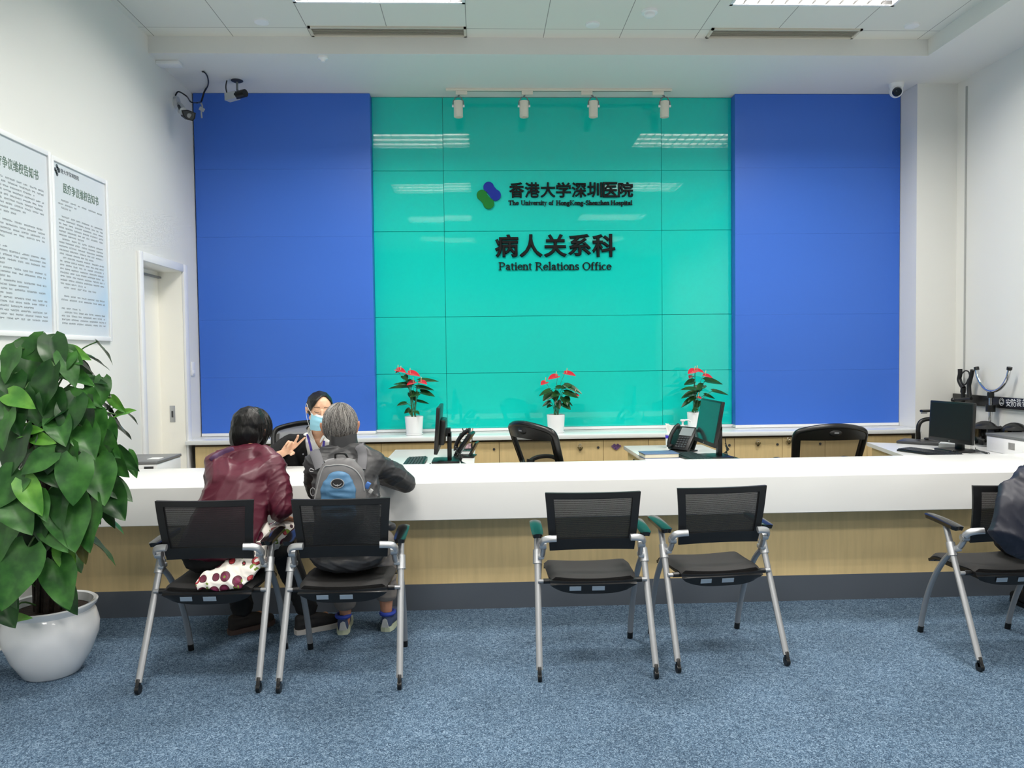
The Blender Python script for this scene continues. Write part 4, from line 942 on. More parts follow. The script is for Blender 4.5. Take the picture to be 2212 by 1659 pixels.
bm = bm_new(); lathe(bm, [(0, 0), (.040, 0), (.043, .006), (.043, .12), (.038, .142), (.018, .155), (.016, .165), (0, .165)], (0, 0, 0), 28); obj('bottle_body', bm, wht, t)
bm = bm_new(); sheet(bm, lambda a, b: V((.0436*math.sin(-1+2*a), -.0436*math.cos(-1+2*a), .035+.075*b)), 12, 1, .0006); obj('bottle_label', bm, mat('teal_label', (120, 196, 200), .4), t)
bm = bm_new(); cyl(bm, (0, 0, .16), (0, 0, .185), .019, 16); cyl(bm, (0, 0, .185), (0, 0, .215), .008, 12); box(bm, (0, 0, .222), (.036, .03, .016), bev=.005); tube(bm, spline([(0, 0, .222), (.04, 0, .225), (.062, 0, .215), (.066, 0, .205)], 4), .006, 8); obj('pump_head', bm, wht, t)
p = atz(1424, 985, DZT)
t = thing('notebook', 'thick notebook with a blue-grey cover on the middle desk', 'notebook', (1.305, 5.60, DZT), .05)
bm = bm_new(); box(bm, (0, 0, .018), (.25, .18, .026)); obj('pages', bm, mat('cream_pages', (226, 218, 196), .7), t)
bm = bm_new(); box(bm, (0, 0, .033), (.26, .19, .004), bev=.001); box(bm, (0, 0, .002), (.26, .19, .004), bev=.001); obj('cover', bm, mat('blue_grey_cover', (86, 104, 140), .5), t)
# right desk: dark laptop, papers, printer, helmets
p = atz(1980, 958, DZT); bm = bm_new(); box(bm, (0, 0, .012), (.34, .25, .022), bev=.006)
o = tag(obj('laptop', bm, mat('dark_grey_shell', (52, 53, 55), .35)), 'closed dark grey laptop at the left side of the right desk', 'laptop'); o.location = p+V((.05, 0, 0)); o.rotation_euler.z = -.75
p = atz(2000, 957, DZT); bm = bm_new(); box(bm, (0, 0, .012), (.15, .05, .02), bev=.009); o = tag(obj('remote_case', bm, blackp), 'small black case lying on the closed laptop', 'case'); o.location = p+V((.06, -.02, .024)); o.rotation_euler.z = -.3
p = atz(2045, 968, DZT); bm = bm_new()
for k in range(6): box(bm, (0, 0, .003+.006*k), (.21+.004*(k % 3), .14, .0055), rot=(0, 0, .02*k))
o = tag(obj('paper_stack', bm, paperm), 'stack of white papers between the keyboard and the right monitor', 'papers'); o.location = (p.x+.07, p.y+.0, DZT); o.rotation_euler.z = -.75
def printer(label, x0, x1, y0, y1, z0, z1, grille):
    t = thing('printer', label, 'printer', ((x0+x1)/2, (y0+y1)/2, z0), group='printers behind the counter')
    w_, d_, h_ = (x1-x0)/2, (y1-y0)/2, z1-z0
    bm = bm_new(); box2(bm, (-w_, -d_, 0), (w_, d_, h_-.02), .008); obj('printer_body', bm, wht, t)
    bm = bm_new(); box2(bm, (-w_-.004, -d_-.004, h_-.02), (w_+.004, d_+.004, h_), .004); lid = obj('printer_lid', bm, mat('mid_grey_lid', (110, 112, 114), .35), t)
    bm = bm_new(); box2(bm, (w_*.3, -d_*.5, h_), (w_*.8, -d_*.1, h_+.003)); obj('control_panel', bm, wht, lid)
    bm = bm_new()
    if grille: 
        for k in range(9): box2(bm, (-w_-.003, -.03-k*.0075, h_*.30), (-w_+.002, -.03-k*.0075+.004, h_*.66))
    else: box2(bm, (w_*.45, -d_-.003, h_-.06), (w_*.85, -d_+.002, h_-.035))
    obj('printer_grille' if grille else 'output_slot', bm, mat('grey_grille', (150, 150, 148), .5) if grille else dgrey, t)
bm = bm_new(); box2(bm, (XL+.02, 5.18, 0), (-2.13, 5.75, .54), .004)
ps = tag(obj('printer_stand', bm, wht), 'white printer stand in the left corner behind the counter', 'stand')
bm = bm_new(); box2(bm, (-2.128, 5.2, .03), (-2.12, 5.73, .5), .002); obj('stand_door', bm, wht, ps)
printer('white printer with a grey lid at the left wall behind the counter', XL+.03, -2.19, 5.21, 5.62, .54, .828, False)
printer('white printer with a grey lid and grille on the right desk', 3.815, 4.11, 5.18, 5.62, DZT, .882, True)
for i, (px, py, Y, s, lab) in enumerate(((2128, 940, 5.95, .10, 'black glossy riot helmet nearest the right monitor'), (2192, 944, 5.78, .10, 'black riot helmet behind the printer on the right'))):
    p = at(px, py, Y)
    t = thing('helmet', lab, 'helmet', (p.x, p.y, DZT+.002), group='black helmets on the right desk')
    zc = .10
    bm = bm_new(); vs = ell(bm, (0, 0, zc), (s, s*1.12, s*.95)); bmesh.ops.bisect_plane(bm, geom=bm.verts[:]+bm.edges[:]+bm.faces[:], plane_co=(0, 0, .0), plane_no=(0, 0, 1), clear_inner=True); obj('helmet_shell', bm, mat('satin_black_shell', (17, 17, 18), .3), t)
    bm = bm_new(); sheet(bm, lambda a, b: V((s*1.05*math.sin(-1.4+2.8*a), -s*1.17*math.cos(-1.4+2.8*a)-.01, zc-.09+.13*b)), 20, 6, .004); obj('visor', bm, glassblk, t)
    bm = bm_new(); sheet(bm, lambda a, b: V((s*(1.02+.2*b)*math.sin(-1.2+2.4*a), -s*(1.0+.28*b)*math.cos(-1.2+2.4*a), zc+.055-.018*b)), 16, 3, .006); obj('brim', bm, blackm, t)
# tall black armchair behind the right desk
t = thing('tubular_armchair', 'tall black tubular armchair behind the right monitor against the column', 'chair', (3.85, 6.40, 0))
Yc = 6.34
pts = [at(1984, 948, Yc), at(1983, 930, Yc), at(1986, 915, Yc), at(1996, 907, Yc), at(2016, 905, Yc), at(2050, 906, Yc+.02), at(2086, 908, Yc+.04)]
low = V((pts[0].x, Yc, .02)); bk = pts[-1]
bm = bm_new(); tube(bm, spline([low, low+V((0, 0, .4))]+pts+[V((bk.x+.03, bk.y+.05, bk.z-.08)), V((bk.x+.03, bk.y+.05, .02))], 6), .018, 10); put(obj('arm_loop', bm, blackp), t)
bm = bm_new(); a, b = at(1990, 888, Yc), at(2024, 887, Yc); tube(bm, [a, b], .012, 10, flat=2); tube(bm, [b, b+V((.02, .02, -.09))], .012, 8); put(obj('arm_pad', bm, blackp), t)
bm = bm_new(); box(bm, at(1996, 892, Yc-.01), (.045, .02, .014)); put(obj('arm_tag', bm, greyp), t)
a = at(2120, 905, 6.5); bm = bm_new(); sheet(bm, lambda u, v: V((a.x-.20+.24*u, 6.60+.05*(u-.5)**2, .62+.40*v*(1-.25*(2*u-1)**6)+.02*v)), 14, 8, .03); put(obj('back_panel', bm, blackm), t)
bm = bm_new(); box2(bm, (3.66, 6.34, .42), (4.02, 6.6, .48), .02); put(obj('seat', bm, seatfab), t)
# security rack on the right wall
RX = XR-.03
t = thing('equipment_rack', 'black security equipment strip with white characters and emblem on the right wall', 'rack', (XR, 5.9, 1.1))
bm = bm_new(); box2(bm, (XR-.03, 4.9, 1.035), (XR, 6.68, 1.125), .003); put(obj('rack_board', bm, blackp), t)
wht_ink = mat('white_print', (228, 228, 228), .5)
RWM = Matrix(((0, 0, -1, XR-.0305), (-1, 0, 0, 0), (0, 1, 0, 0), (0, 0, 0, 1)))
def rxy(x, y): return atx(x, y, XR-.031)
for ch, x0, x1 in (('安', 2173, 2183.5), ('防', 2184.5, 2195), ('装', 2196, 2206.5), ('备', 2208, 2219)):
    bm = textbm(ch, .07, RWM, .001, 0); a, b = rxy(x0, 862), rxy(x1, 862); zc = rxy((x0+x1)/2, 870).z
    ys = [v.co.y for v in bm.verts]; zs = [v.co.z for v in bm.verts]; lo, hi, z0, z1 = min(ys), max(ys), min(zs), max(zs)
    for v in bm.verts: v.co.y = b.y+(v.co.y-lo)/(hi-lo)*(a.y-b.y); v.co.z = zc-.031+(v.co.z-z0)/(z1-z0)*.062
    put(obj('character', bm, wht_ink, smooth=False), t)
c = rxy(2163.5, 868); bm = bm_new(); tube(bm, [(XR-.0305, c.y+.026*math.cos(k*PI/10), c.z+.03*math.sin(k*PI/10)) for k in range(20)], .003, 6, closed=True)
tube(bm, [(XR-.0305, c.y+.016*math.cos(k*PI/8), c.z+.004+.014*math.sin(k*PI/8)) for k in range(9)], .003, 6); box(bm, (XR-.031, c.y, c.z-.012), (.002, .03, .012)); put(obj('round_crest', bm, mat('grey_white_print', (170, 172, 174), .5)), t)
FX = XR-.075
U = lambda x, y: atx(x, y, FX)
t = thing('restraint_fork', 'silver U-shaped restraint fork standing in the rack on the right wall', 'fork', U(2138, 880))
pts = [U(2110, 800), U(2112, 812), U(2119, 828), U(2129, 840), U(2141, 844.5), (U(2155, 842)), U(2167, 832), U(2176, 816), U(2180, 800)]
bm = bm_new(); tube(bm, spline(pts, 6), .014, 12); put(obj('fork_arc', bm, chrome), t)
for a, b in (((2109, 793), (2110, 799)), ((2181, 793), (2180, 799))):
    bm = bm_new(); tube(bm, [U(*a), U(*b)], .02, 12); put(obj('fork_tip', bm, blackp), t)
a = U(2140, 846); foot = V((a.x, a.y, .03))
bm = bm_new(); tube(bm, [a, foot], .014, 12); put(obj('fork_pole', bm, chrome), t)
bm = bm_new(); tube(bm, [a-V((0, 0, .005)), a-V((0, 0, .05))], .026, 12); put(obj('fork_sleeve', bm, blackp), t)
bm = bm_new(); tube(bm, [a-V((0, 0, .11)), a-V((0, 0, .165))], .036, 12); put(obj('fork_clip', bm, blackp), t)
bm = bm_new(); tube(bm, [foot, foot-V((0, 0, .03))], .02, 12); put(obj('pole_foot', bm, blackp), t)
t = thing('catch_pole', 'black two-pronged catch pole leaning in the corner of the right wall', 'fork', U(2082, 870))
bm = bm_new(); tube(bm, spline([U(2074, 797), U(2074, 808), U(2072, 820), U(2076, 831), U(2082, 838)], 5), .019, 10); put(obj('prong', bm, blackm), t)
bm = bm_new(); tube(bm, spline([U(2101, 799), U(2098, 812), U(2095, 824), U(2093, 836), U(2095, 862)], 5), .018, 10); put(obj('prong', bm, blackm), t)
bm = bm_new(); tube(bm, spline([U(2079, 806), U(2085, 801), U(2092, 803), U(2095, 812)], 5), .006, 8); tube(bm, spline([U(2076, 818), U(2079, 828), U(2086, 830), U(2092, 818)], 5), .006, 8); put(obj('catch_wire', bm, blackp), t)
bm = bm_new(); a = U(2081, 838); b = U(2080, 848); tube(bm, [a, b], .022, 10); tube(bm, [b, V((b.x, b.y, .02))], .016, 10); put(obj('pole', bm, blackm), t)
t = thing('baton', 'black baton held across the left end of the rack', 'baton', U(2076, 863))
a, b = atx(2060, 864, XR-.12), atx(2098, 861, XR-.10)
bm = bm_new(); tube(bm, [a, b], .014, 10); put(obj('baton_shaft', bm, blackp), t)
bm = bm_new(); ell(bm, a, (.024, .024, .024), sub=2); put(obj('baton_knob', bm, blackp), t)

# ---------------------------------------------------------------- people
from mathutils import noise
from mathutils.bvhtree import BVHTree
_t = bmesh.new(); bmesh.ops.create_icosphere(_t, subdivisions=2, radius=1); SPH = [v.co.copy() for v in _t.verts]; _t.free()
def hull_pair(bm, a, b):
    q = []
    for p, r in (a, b):
        r = r if isinstance(r, (tuple, list)) else (r, r, r); p = V(p)
        q += [bm.verts.new((p.x+c.x*r[0], p.y+c.y*r[1], p.z+c.z*r[2])) for c in SPH]
    bmesh.ops.convex_hull(bm, input=q)
    bmesh.ops.delete(bm, geom=[v for v in q if v.is_valid and not v.link_faces], context='VERTS')
def blob(name, chains, m, parent=None, vox=.008, smooth=6, cut=None, wr=None, keep=None, solid=0):
    """union of rounded chains, re-meshed into one skin; cut(v) True removes; wr(co,n) displaces"""
    bm = bm_new()
    for ch in chains:
        if len(ch) == 1: ell(bm, ch[0][0], ch[0][1] if isinstance(ch[0][1], (tuple, list)) else (ch[0][1],)*3, sub=3)
        for a, b in zip(ch, ch[1:]): hull_pair(bm, a, b)
    me = bpy.data.meshes.new(name); bm.to_mesh(me); bm.free()
    o = bpy.data.objects.new(name, me); COL.objects.link(o)
    md = o.modifiers.new('r', 'REMESH'); md.mode = 'VOXEL'; md.voxel_size = vox
    if smooth: sm = o.modifiers.new('s', 'SMOOTH'); sm.factor = .5; sm.iterations = smooth
    dg = bpy.context.evaluated_depsgraph_get(); m2 = bpy.data.meshes.new_from_object(o.evaluated_get(dg))
    o.modifiers.clear(); o.data = m2; bpy.data.meshes.remove(me)
    if wr or cut:
        bm = bmesh.new(); bm.from_mesh(m2); bm.normal_update()
        if wr:
            d = [(v, wr(v.co, v.normal)) for v in bm.verts]
            for v, k in d: v.co += v.normal*k
        if cut: bmesh.ops.delete(bm, geom=[v for v in bm.verts if cut(v.co)], context='VERTS')
        if cut:      # even out the cut edge
            for _ in range(8):
                nc = {}
                for v in bm.verts:
                    nb = [e.other_vert(v) for e in v.link_edges if e.is_boundary]
                    if len(nb) == 2: nc[v] = v.co*.4+(nb[0].co+nb[1].co)*.3
                for v, c in nc.items(): v.co = c
        bm.to_mesh(m2); bm.free()
    if solid:
        md = o.modifiers.new('t', 'SOLIDIFY'); md.thickness = solid; md.offset = -1
        dg = bpy.context.evaluated_depsgraph_get(); m3 = bpy.data.meshes.new_from_object(o.evaluated_get(dg)); o.modifiers.clear(); o.data = m3
    for p in o.data.polygons: p.use_smooth = True
    o.data.materials.clear(); o.data.materials.append(m); o.data.name = name
    if parent: put(o, parent)
    return o
def creases(amp, sx, sy, sz, seed=0, fine=.35):
    def f(co, n):
        p = V((co.x*sx+seed, co.y*sy, co.z*sz)); q = noise.noise(p); r = noise.noise(p*2.3+V((3, 1, 7)))
        return amp*((1-2*abs(q))*.7+fine*r)
    return f
def folds(amp, d, freq, seed=0, warp=2.6, fine=.3):
    """long soft cloth folds running across direction d"""
    d = V(d).normalized()
    def f(co, n):
        w_ = noise.noise(V((co.x*5+seed, co.y*5, co.z*5))); m = .25+.75*max(0, min(1, .5+1.6*noise.noise(V((co.x*4-seed, co.y*4+9, co.z*4)))))
        s_ = math.sin(2*PI*freq*co.dot(d)+warp*w_*2); s2 = math.sin(2*PI*freq*2.3*co.dot(d)+warp*2*noise.noise(V((co.x*9, co.y*9+seed, co.z*9))))
        return amp*m*((1-abs(s_))**2-.35)+amp*fine*m*((1-abs(s2))**2-.35)
    return f
def onto(o, x, y, off=.004):
    """nearest point of a finished part along the sight line of a pixel, lifted off by a few mm"""
    bm = bmesh.new(); bm.from_mesh(o.data); t = BVHTree.FromBMesh(bm); bm.free()
    d = fw + rt*((x-1106)/FPX) + up*((829.5-y)/FPX); d.normalize()
    h = t.ray_cast(V((0, 0, CAMH)), d)
    return (h[0]-d*off, h[1]) if h[0] else (None, None)
def hand(wr, d, n, side, bends, sc=1, thumb=(.5, .4), spread=(.10, .02, -.05, -.12)):
    """chains of a hand: wr wrist, d towards the fingers, n where the palm faces, side +1/-1 picks the thumb side"""
    d = V(d).normalized(); n = V(n); n = (n-d*n.dot(d)).normalized(); s = d.cross(n)*side
    out = [[(wr, .021*sc), (wr+d*.03*sc, (.022*sc,)*3)]]
    lat = (.028, .0095, -.0095, -.027); kd = (.088, .092, .086, .076)
    seg = ((.042, .026, .021), (.046, .03, .022), (.042, .027, .021), (.032, .021, .019)); rad = (.0092, .0094, .009, .008)
    for k in range(4):
        kn = wr+d*kd[k]*sc+s*lat[k]*sc
        out.append([(wr+d*.012*sc+s*lat[k]*.55*sc, .0135*sc), (kn, .0108*sc)])
        a = 0; p = kn; dd = (d+s*spread[k]).normalized(); ch = [(p, rad[k]*1.08*sc)]
        for j in range(3):
            a += bends[k][j]; v = dd*math.cos(a)+n*math.sin(a); p = p+v*seg[k][j]*sc; ch.append((p, rad[k]*(1-.09*(j+1))*sc))
        out.append(ch)
    t0 = wr+d*.022*sc+s*.018*sc; t1 = t0+(d*.55+s*.75+n*.3).normalized()*.038*sc
    v = (d*math.cos(thumb[0])+s*math.cos(thumb[0])*.5+n*math.sin(thumb[0])).normalized(); t2 = t1+v*.033*sc
    v2 = (d*math.cos(thumb[0]+thumb[1])+n*math.sin(thumb[0]+thumb[1])-s*.15).normalized(); t3 = t2+v2*.027*sc
    out += [[(t0, .0155*sc), (t1, .0125*sc), (t2, .0108*sc), (t3, .0088*sc)], [(wr+d*.03*sc, .016*sc), (t1, .011*sc)]]
    return out
class Head:
    def __init__(s, c, f, tilt=0, k=1, ear=1):
        s.c = V(c); s.f = V(f).normalized(); r = s.f.cross(V((0, 0, 1))).normalized(); u = r.cross(s.f)
        s.r = r*math.cos(tilt)+u*math.sin(tilt); s.u = s.r.cross(s.f).normalized(); s.u = s.u if s.u.z > 0 else -s.u; s.k = k; s.ear = ear
    def p(s, x, y, z): return s.c+(s.r*x+s.f*y+s.u*z)*s.k        # x to the head's right, y forward, z up
    def loc(s, co): d = (co-s.c)/s.k; return d.dot(s.r), d.dot(s.f), d.dot(s.u)
    def e(s, p, r):          # ellipsoid in head axes as a hull chain of small spheres
        m = max(r); return [(s.p(*p), tuple(q*s.k for q in r))]
    def chains(s):
        k = s.k; P = s.p; w = s.ear
        return [[(P(0, -.018, .03), .080*k), (P(0, .022, .028), .074*k)], [(P(0, -.03, .005), .074*k), (P(0, .035, -.005), .066*k)],
                [(P(0, .03, -.02), .062*k), (P(0, .052, -.07), .043*k), (P(0, .066, -.098), .024*k)],
                [(P(-.05, .02, -.055), .022*k), (P(0, .066, -.098), .018*k), (P(.05, .02, -.055), .022*k)],
                [(P(0, .098, .012), .009*k), (P(0, .112, -.022), .0095*k), (P(0, .116, -.034), .0115*k)], [(P(-.013, .102, -.038), .008*k), (P(.013, .102, -.038), .008*k)],
                [(P(-.034, .076, .024), .012*k), (P(.034, .076, .024), .012*k)], [(P(-.022, .093, -.068), .007*k), (P(.022, .093, -.068), .007*k)],
                [(P(.033, .079, .006), (.015*k, .012*k, .010*k))], [(P(-.033, .079, .006), (.015*k, .012*k, .010*k))], [(P(.036, .070, -.025), .017*k)], [(P(-.036, .070, -.025), .017*k)],
                [(P((.074+.004*w), -.004, -.002), .011*k), (P((.078+.018*w), -.018, .006), (.006*k, .009*k, .013*k*w)), (P((.078+.013*w), -.016, -.016), (.006*k, .008*k, .012*k*w)), (P((.078+.004*w), -.008, -.016-.022*w), .007*k)],
                [(P(-(.074+.004*w), -.004, -.002), .011*k), (P(-(.078+.018*w), -.018, .006), (.006*k, .009*k, .013*k*w)), (P(-(.078+.013*w), -.016, -.016), (.006*k, .008*k, .012*k*w)), (P(-(.078+.004*w), -.008, -.016-.022*w), .007*k)]]
def strands(bm, H, cz, rad, n, hem, crown=(0, -.25, 1), r=.0011, lift=.03, seed=1, start=(.05, .9), curl=.12, taper=.3):
    """thin hairs combed from the crown down over an ellipsoid of radii rad; hem(az) = lowest polar angle"""
    g = random.Random(seed); cr = V(crown).normalized(); a = cr.cross(V((1, 0, 0))).normalized(); b = cr.cross(a)
    for i in range(n):
        az = g.uniform(0, 2*PI); h = hem(az)*g.uniform(.86, 1.04); t0 = g.uniform(*start)*h; L = g.uniform(.35, .75)*h; t1 = min(h, t0+L)
        lf = 1+g.uniform(.0, lift); cu = g.uniform(-curl, curl); pts = []
        for j in range(7):
            t = t0+(t1-t0)*j/6; z = az+cu*(j/6)**1.5
            d = cr*math.cos(t)+(a*math.cos(z)+b*math.sin(z))*math.sin(t)
            k = (lf+(.008 if j == 6 else 0)-(.02 if j == 0 else 0))*(1-taper*max(0, t-1.15)**1.4)
            pts.append(H.p(d.x*rad[0]*k, d.y*rad[1]*k, cz+d.z*rad[2]*k))
        tube(bm, pts, [r*.6]+[r]*5+[r*.35], 4, cap=False)
def shoe(parent, heel, direction, upper, sole, name='shoe', L=.27, extra=None):
    d = V((direction[0], direction[1], 0)).normalized(); s = V((-d.y, d.x, 0)); h = V(heel)
    P = lambda a, b, z: h+d*a*L+s*b+V((0, 0, z))
    u = blob(name, [[(P(.13, 0, .052), .033), (P(.45, 0, .050), .038), (P(.75, .004, .040), .036), (P(.9, .006, .036), .027)], [(P(.115, 0, .034), .030), (P(.125, 0, .078), .029)],
                    [(P(.12, 0, .085), (.03, .03, .02)), (P(.35, 0, .085), (.034, .034, .02)), (P(.62, 0, .06), .03)]], upper, parent, .006, 4)
    bm = bm_new(); out = [(.0, .0), (.02, .026), (.15, .036), (.4, .034), (.7, .044), (.88, .038), (1.0, .008)]
    pts = [(a*L, w_) for a, w_ in out]+[(a*L, -w_) for a, w_ in out[::-1]]
    M = Matrix(((d.x, s.x, 0, h.x), (d.y, s.y, 0, h.y), (0, 0, 1, 0), (0, 0, 0, 1)))
    prism(bm, pts[1:], M, .026); put(obj('sole', bm, sole, smooth=False), u)
    return u, P
skin_w = mat('warm_light_skin', (220, 176, 146), .5, sss=.12, bump=(220, .12, .001), var=(30, .05))
skin_m = mat('tan_skin', (184, 132, 104), .5, sss=.1, bump=(200, .15, .001), var=(30, .07))
hair_bl = mat('black_hair', (12, 10, 10), .42, spec=.35, bump=(160, .5, .004, (1, 1, .15)))
hair_gr = mat('grey_hair', (104, 101, 98), .5, bump=(150, .6, .004, (1, 1, .2)), var=(26, .3))
black_cloth = mat('black_trouser_cloth', (18, 18, 20), .85, bump=(300, .2, .001))

# --- the person in the maroon jacket
def maroon_person():
    R = thing('person', 'seated person with short black hair in a maroon jacket leaning over the counter', 'person', (-1.29, 3.74, .447))
    H = Head((-1.215, 4.07, 1.135), (.22, 1, -.18), -.10, .98, .5)
    pel, che, nk = V((-1.29, 3.745, .545)), V((-1.225, 3.87, .86)), V((-1.20, 3.98, 1.02))
    lsh, lel, lwr = V((-1.362, 3.95, .978)), V((-1.42, 4.12, .79)), V((-1.27, 4.42, .822))
    rsh, rel, rwr = V((-1.055, 3.905, .962)), V((-1.005, 3.835, .765)), V((-1.045, 3.925, .702))
    lk, la, rk, ra = V((-1.37, 4.15, .50)), V((-1.345, 4.25, .11)), V((-1.10, 4.16, .50)), V((-.985, 4.225, .11))
    lh, rh = V((-1.38, 3.78, .54)), V((-1.20, 3.78, .54))
    lt, rtoe = V((-1.22, 4.37, .04)), V((-.83, 4.31, .04))
    rest = [(.3, .3, .2)]*4
    body = H.chains()+[[(H.p(0, -.02, -.06), .05), (nk, .052)], [(pel+V((0, .035, 0)), (.11, .07, .06)), (pel.lerp(che, .5), (.12, .09, .10)), (che, (.14, .10, .10)), (nk-V((0, .03, .05)), (.10, .07, .05))],
        [(lsh, .05), (lel, .038), (lwr, .025)], [(rsh, .05), (rel, .038), (rwr, .025)], [(lh, .075), (lk, .05), (la, .034)], [(rh, .075), (rk, .05), (ra, .034)],
        [(la, .030), (la-V((0, .01, .05)), .024), (la.lerp(lt, .6), .018)], [(ra, .030), (ra-V((0, .01, .05)), .024), (ra.lerp(rtoe, .6), .018)]]
    body += hand(rwr, (.55, .55, -.35), (.2, -.1, -1), 1, [(.2, .35, .3)]*2+[(.3, .4, .3)]*2, .95)
    body += hand(lwr, (.35, .9, .0), (0, 0, -1), 1, [(.1, .2, .1)]*4, .95)
    blob('body', body, skin_m, R, .0055, 3)
    mar = mat('maroon_nylon', (84, 28, 45), .42, spec=.45, bump=(70, .12, .003))
    ch = [[(pel+V((0, -.01, .06)), (.195, .135, .08)), (pel.lerp(che, .5)+V((.0, -.012, 0)), (.19, .135, .10)), (che+V((.0, -.01, 0)), (.172, .125, .10)), (nk-V((.01, .035, .055)), (.125, .08, .05)), (nk+V((0, -.012, .012)), (.074, .062, .035)), (nk+V((0, .0, .035)), (.066, .06, .02))],
          [(lsh+V((.02, -.01, -.005)), (.072, .07, .066)), (lsh.lerp(lel, .5), .066), (lel, .058), (lel.lerp(lwr, .8), .045)],
          [(rsh+V((-.02, -.005, .0)), (.07, .072, .066)), (rsh.lerp(rel, .5), .067), (rel, .062), (rel.lerp(rwr, .45), .056), (rel.lerp(rwr, .85), .042)],
          [(nk+V((0, 0, .0)), (.07, .06, .035)), (V((-1.285, 3.955, 1.015)), .052), (lsh+V((.01, 0, .0)), .062)], [(nk, (.07, .06, .035)), (V((-1.115, 3.945, 1.015)), .052), (rsh, .062)],
          [(che+V((0, -.01, .05)), (.16, .11, .06)), (rsh, (.06, .06, .06))], [(che+V((0, -.01, .05)), (.16, .11, .06)), (lsh, (.06, .06, .06))]]
    def wr(co, n):
        a = F1(co, n)
        if co.x > -1.12: a += F2(co, n)*min(1, (co.x+1.12)/.05)
        return a
    F1 = folds(.0065, (-.72, 0, .69), 6, 3, fine=.2); F2 = folds(.006, (-.5, .2, .85), 7, 8)
    jk = blob('jacket', ch, mar, R, .006, 10, wr=wr)
    yoke = mat('dusty_purple_yoke', (88, 58, 92), .42)
    bm = bm_new(); pt = [onto(jk, x, y, .001)[0] for x, y in ((456, 996), (464, 989), (473, 984), (483, 979), (494, 975), (506, 972))]
    pt = [p for p in pt if p]
    if len(pt) > 2: tube(bm, spline(pt, 5), [.010]+[.018]*(len(spline(pt, 5))-2)+[.012], 10, flat=.2, upv=(0, -.3, 1))
    if len(bm.verts): put(obj('shoulder_yoke', bm, yoke), jk)
    else: bm.free()
    bm = bm_new(); tube(bm, [rel.lerp(rwr, .80), rel.lerp(rwr, .93)], .037, 18); put(obj('cuff', bm, mar), jk)
    blob('trousers', [[(lh, (.10, .10, .085)), (lk, .075), (la+V((0, 0, .02)), .062)], [(rh, (.10, .10, .085)), (rk, .075), (ra+V((0, 0, .02)), .062)], [(pel+V((0, .03, 0)), (.165, .11, .085)), (pel+V((0, .06, 0)), (.165, .11, .08))]], black_cloth, R, .008, 5, wr=folds(.006, (0, .3, 1), 9, 2))
    dk = mat('dark_brown_suede', (44, 38, 36), .8); sl = mat('brown_sole', (84, 66, 60), .6)
    shoe(R, (-1.405, 4.185, 0), (.75, .62), dk, sl); shoe(R, (-1.04, 4.165, 0), (.85, .5), mat('black_shoe_cloth', (34, 33, 35), .8), mat('off_white_sole', (196, 192, 188), .6))
    hb = [[(H.p(0, -.035, .03), .093), (H.p(0, .02, .035), .086)], [(H.p(0, -.045, -.02), (.090, .085, .08)), (H.p(0, -.05, -.075), (.078, .055, .035))], [(H.p(.045, .02, .0), .045), (H.p(.055, .015, -.055), .032)], [(H.p(-.045, .02, .0), .045), (H.p(-.055, .015, -.055), .032)]]
    def hc(co):
        x, y, z = H.loc(co); return y > .085 and z < .06
    hr = blob('hair', hb, hair_bl, R, .005, 5, cut=hc, wr=lambda co, n: .0022*noise.noise(V((co.x*70, co.y*70, co.z*12))))
    bm = bm_new(); strands(bm, H, .0, (.103, .118, .122), 520, lambda az: 2.0, r=.0010, lift=.02, seed=4, curl=.2, taper=.05); put(obj('hair_strands', bm, mat('black_hair_strand', (26, 23, 22), .35)), hr)
    return R
maroon_person()

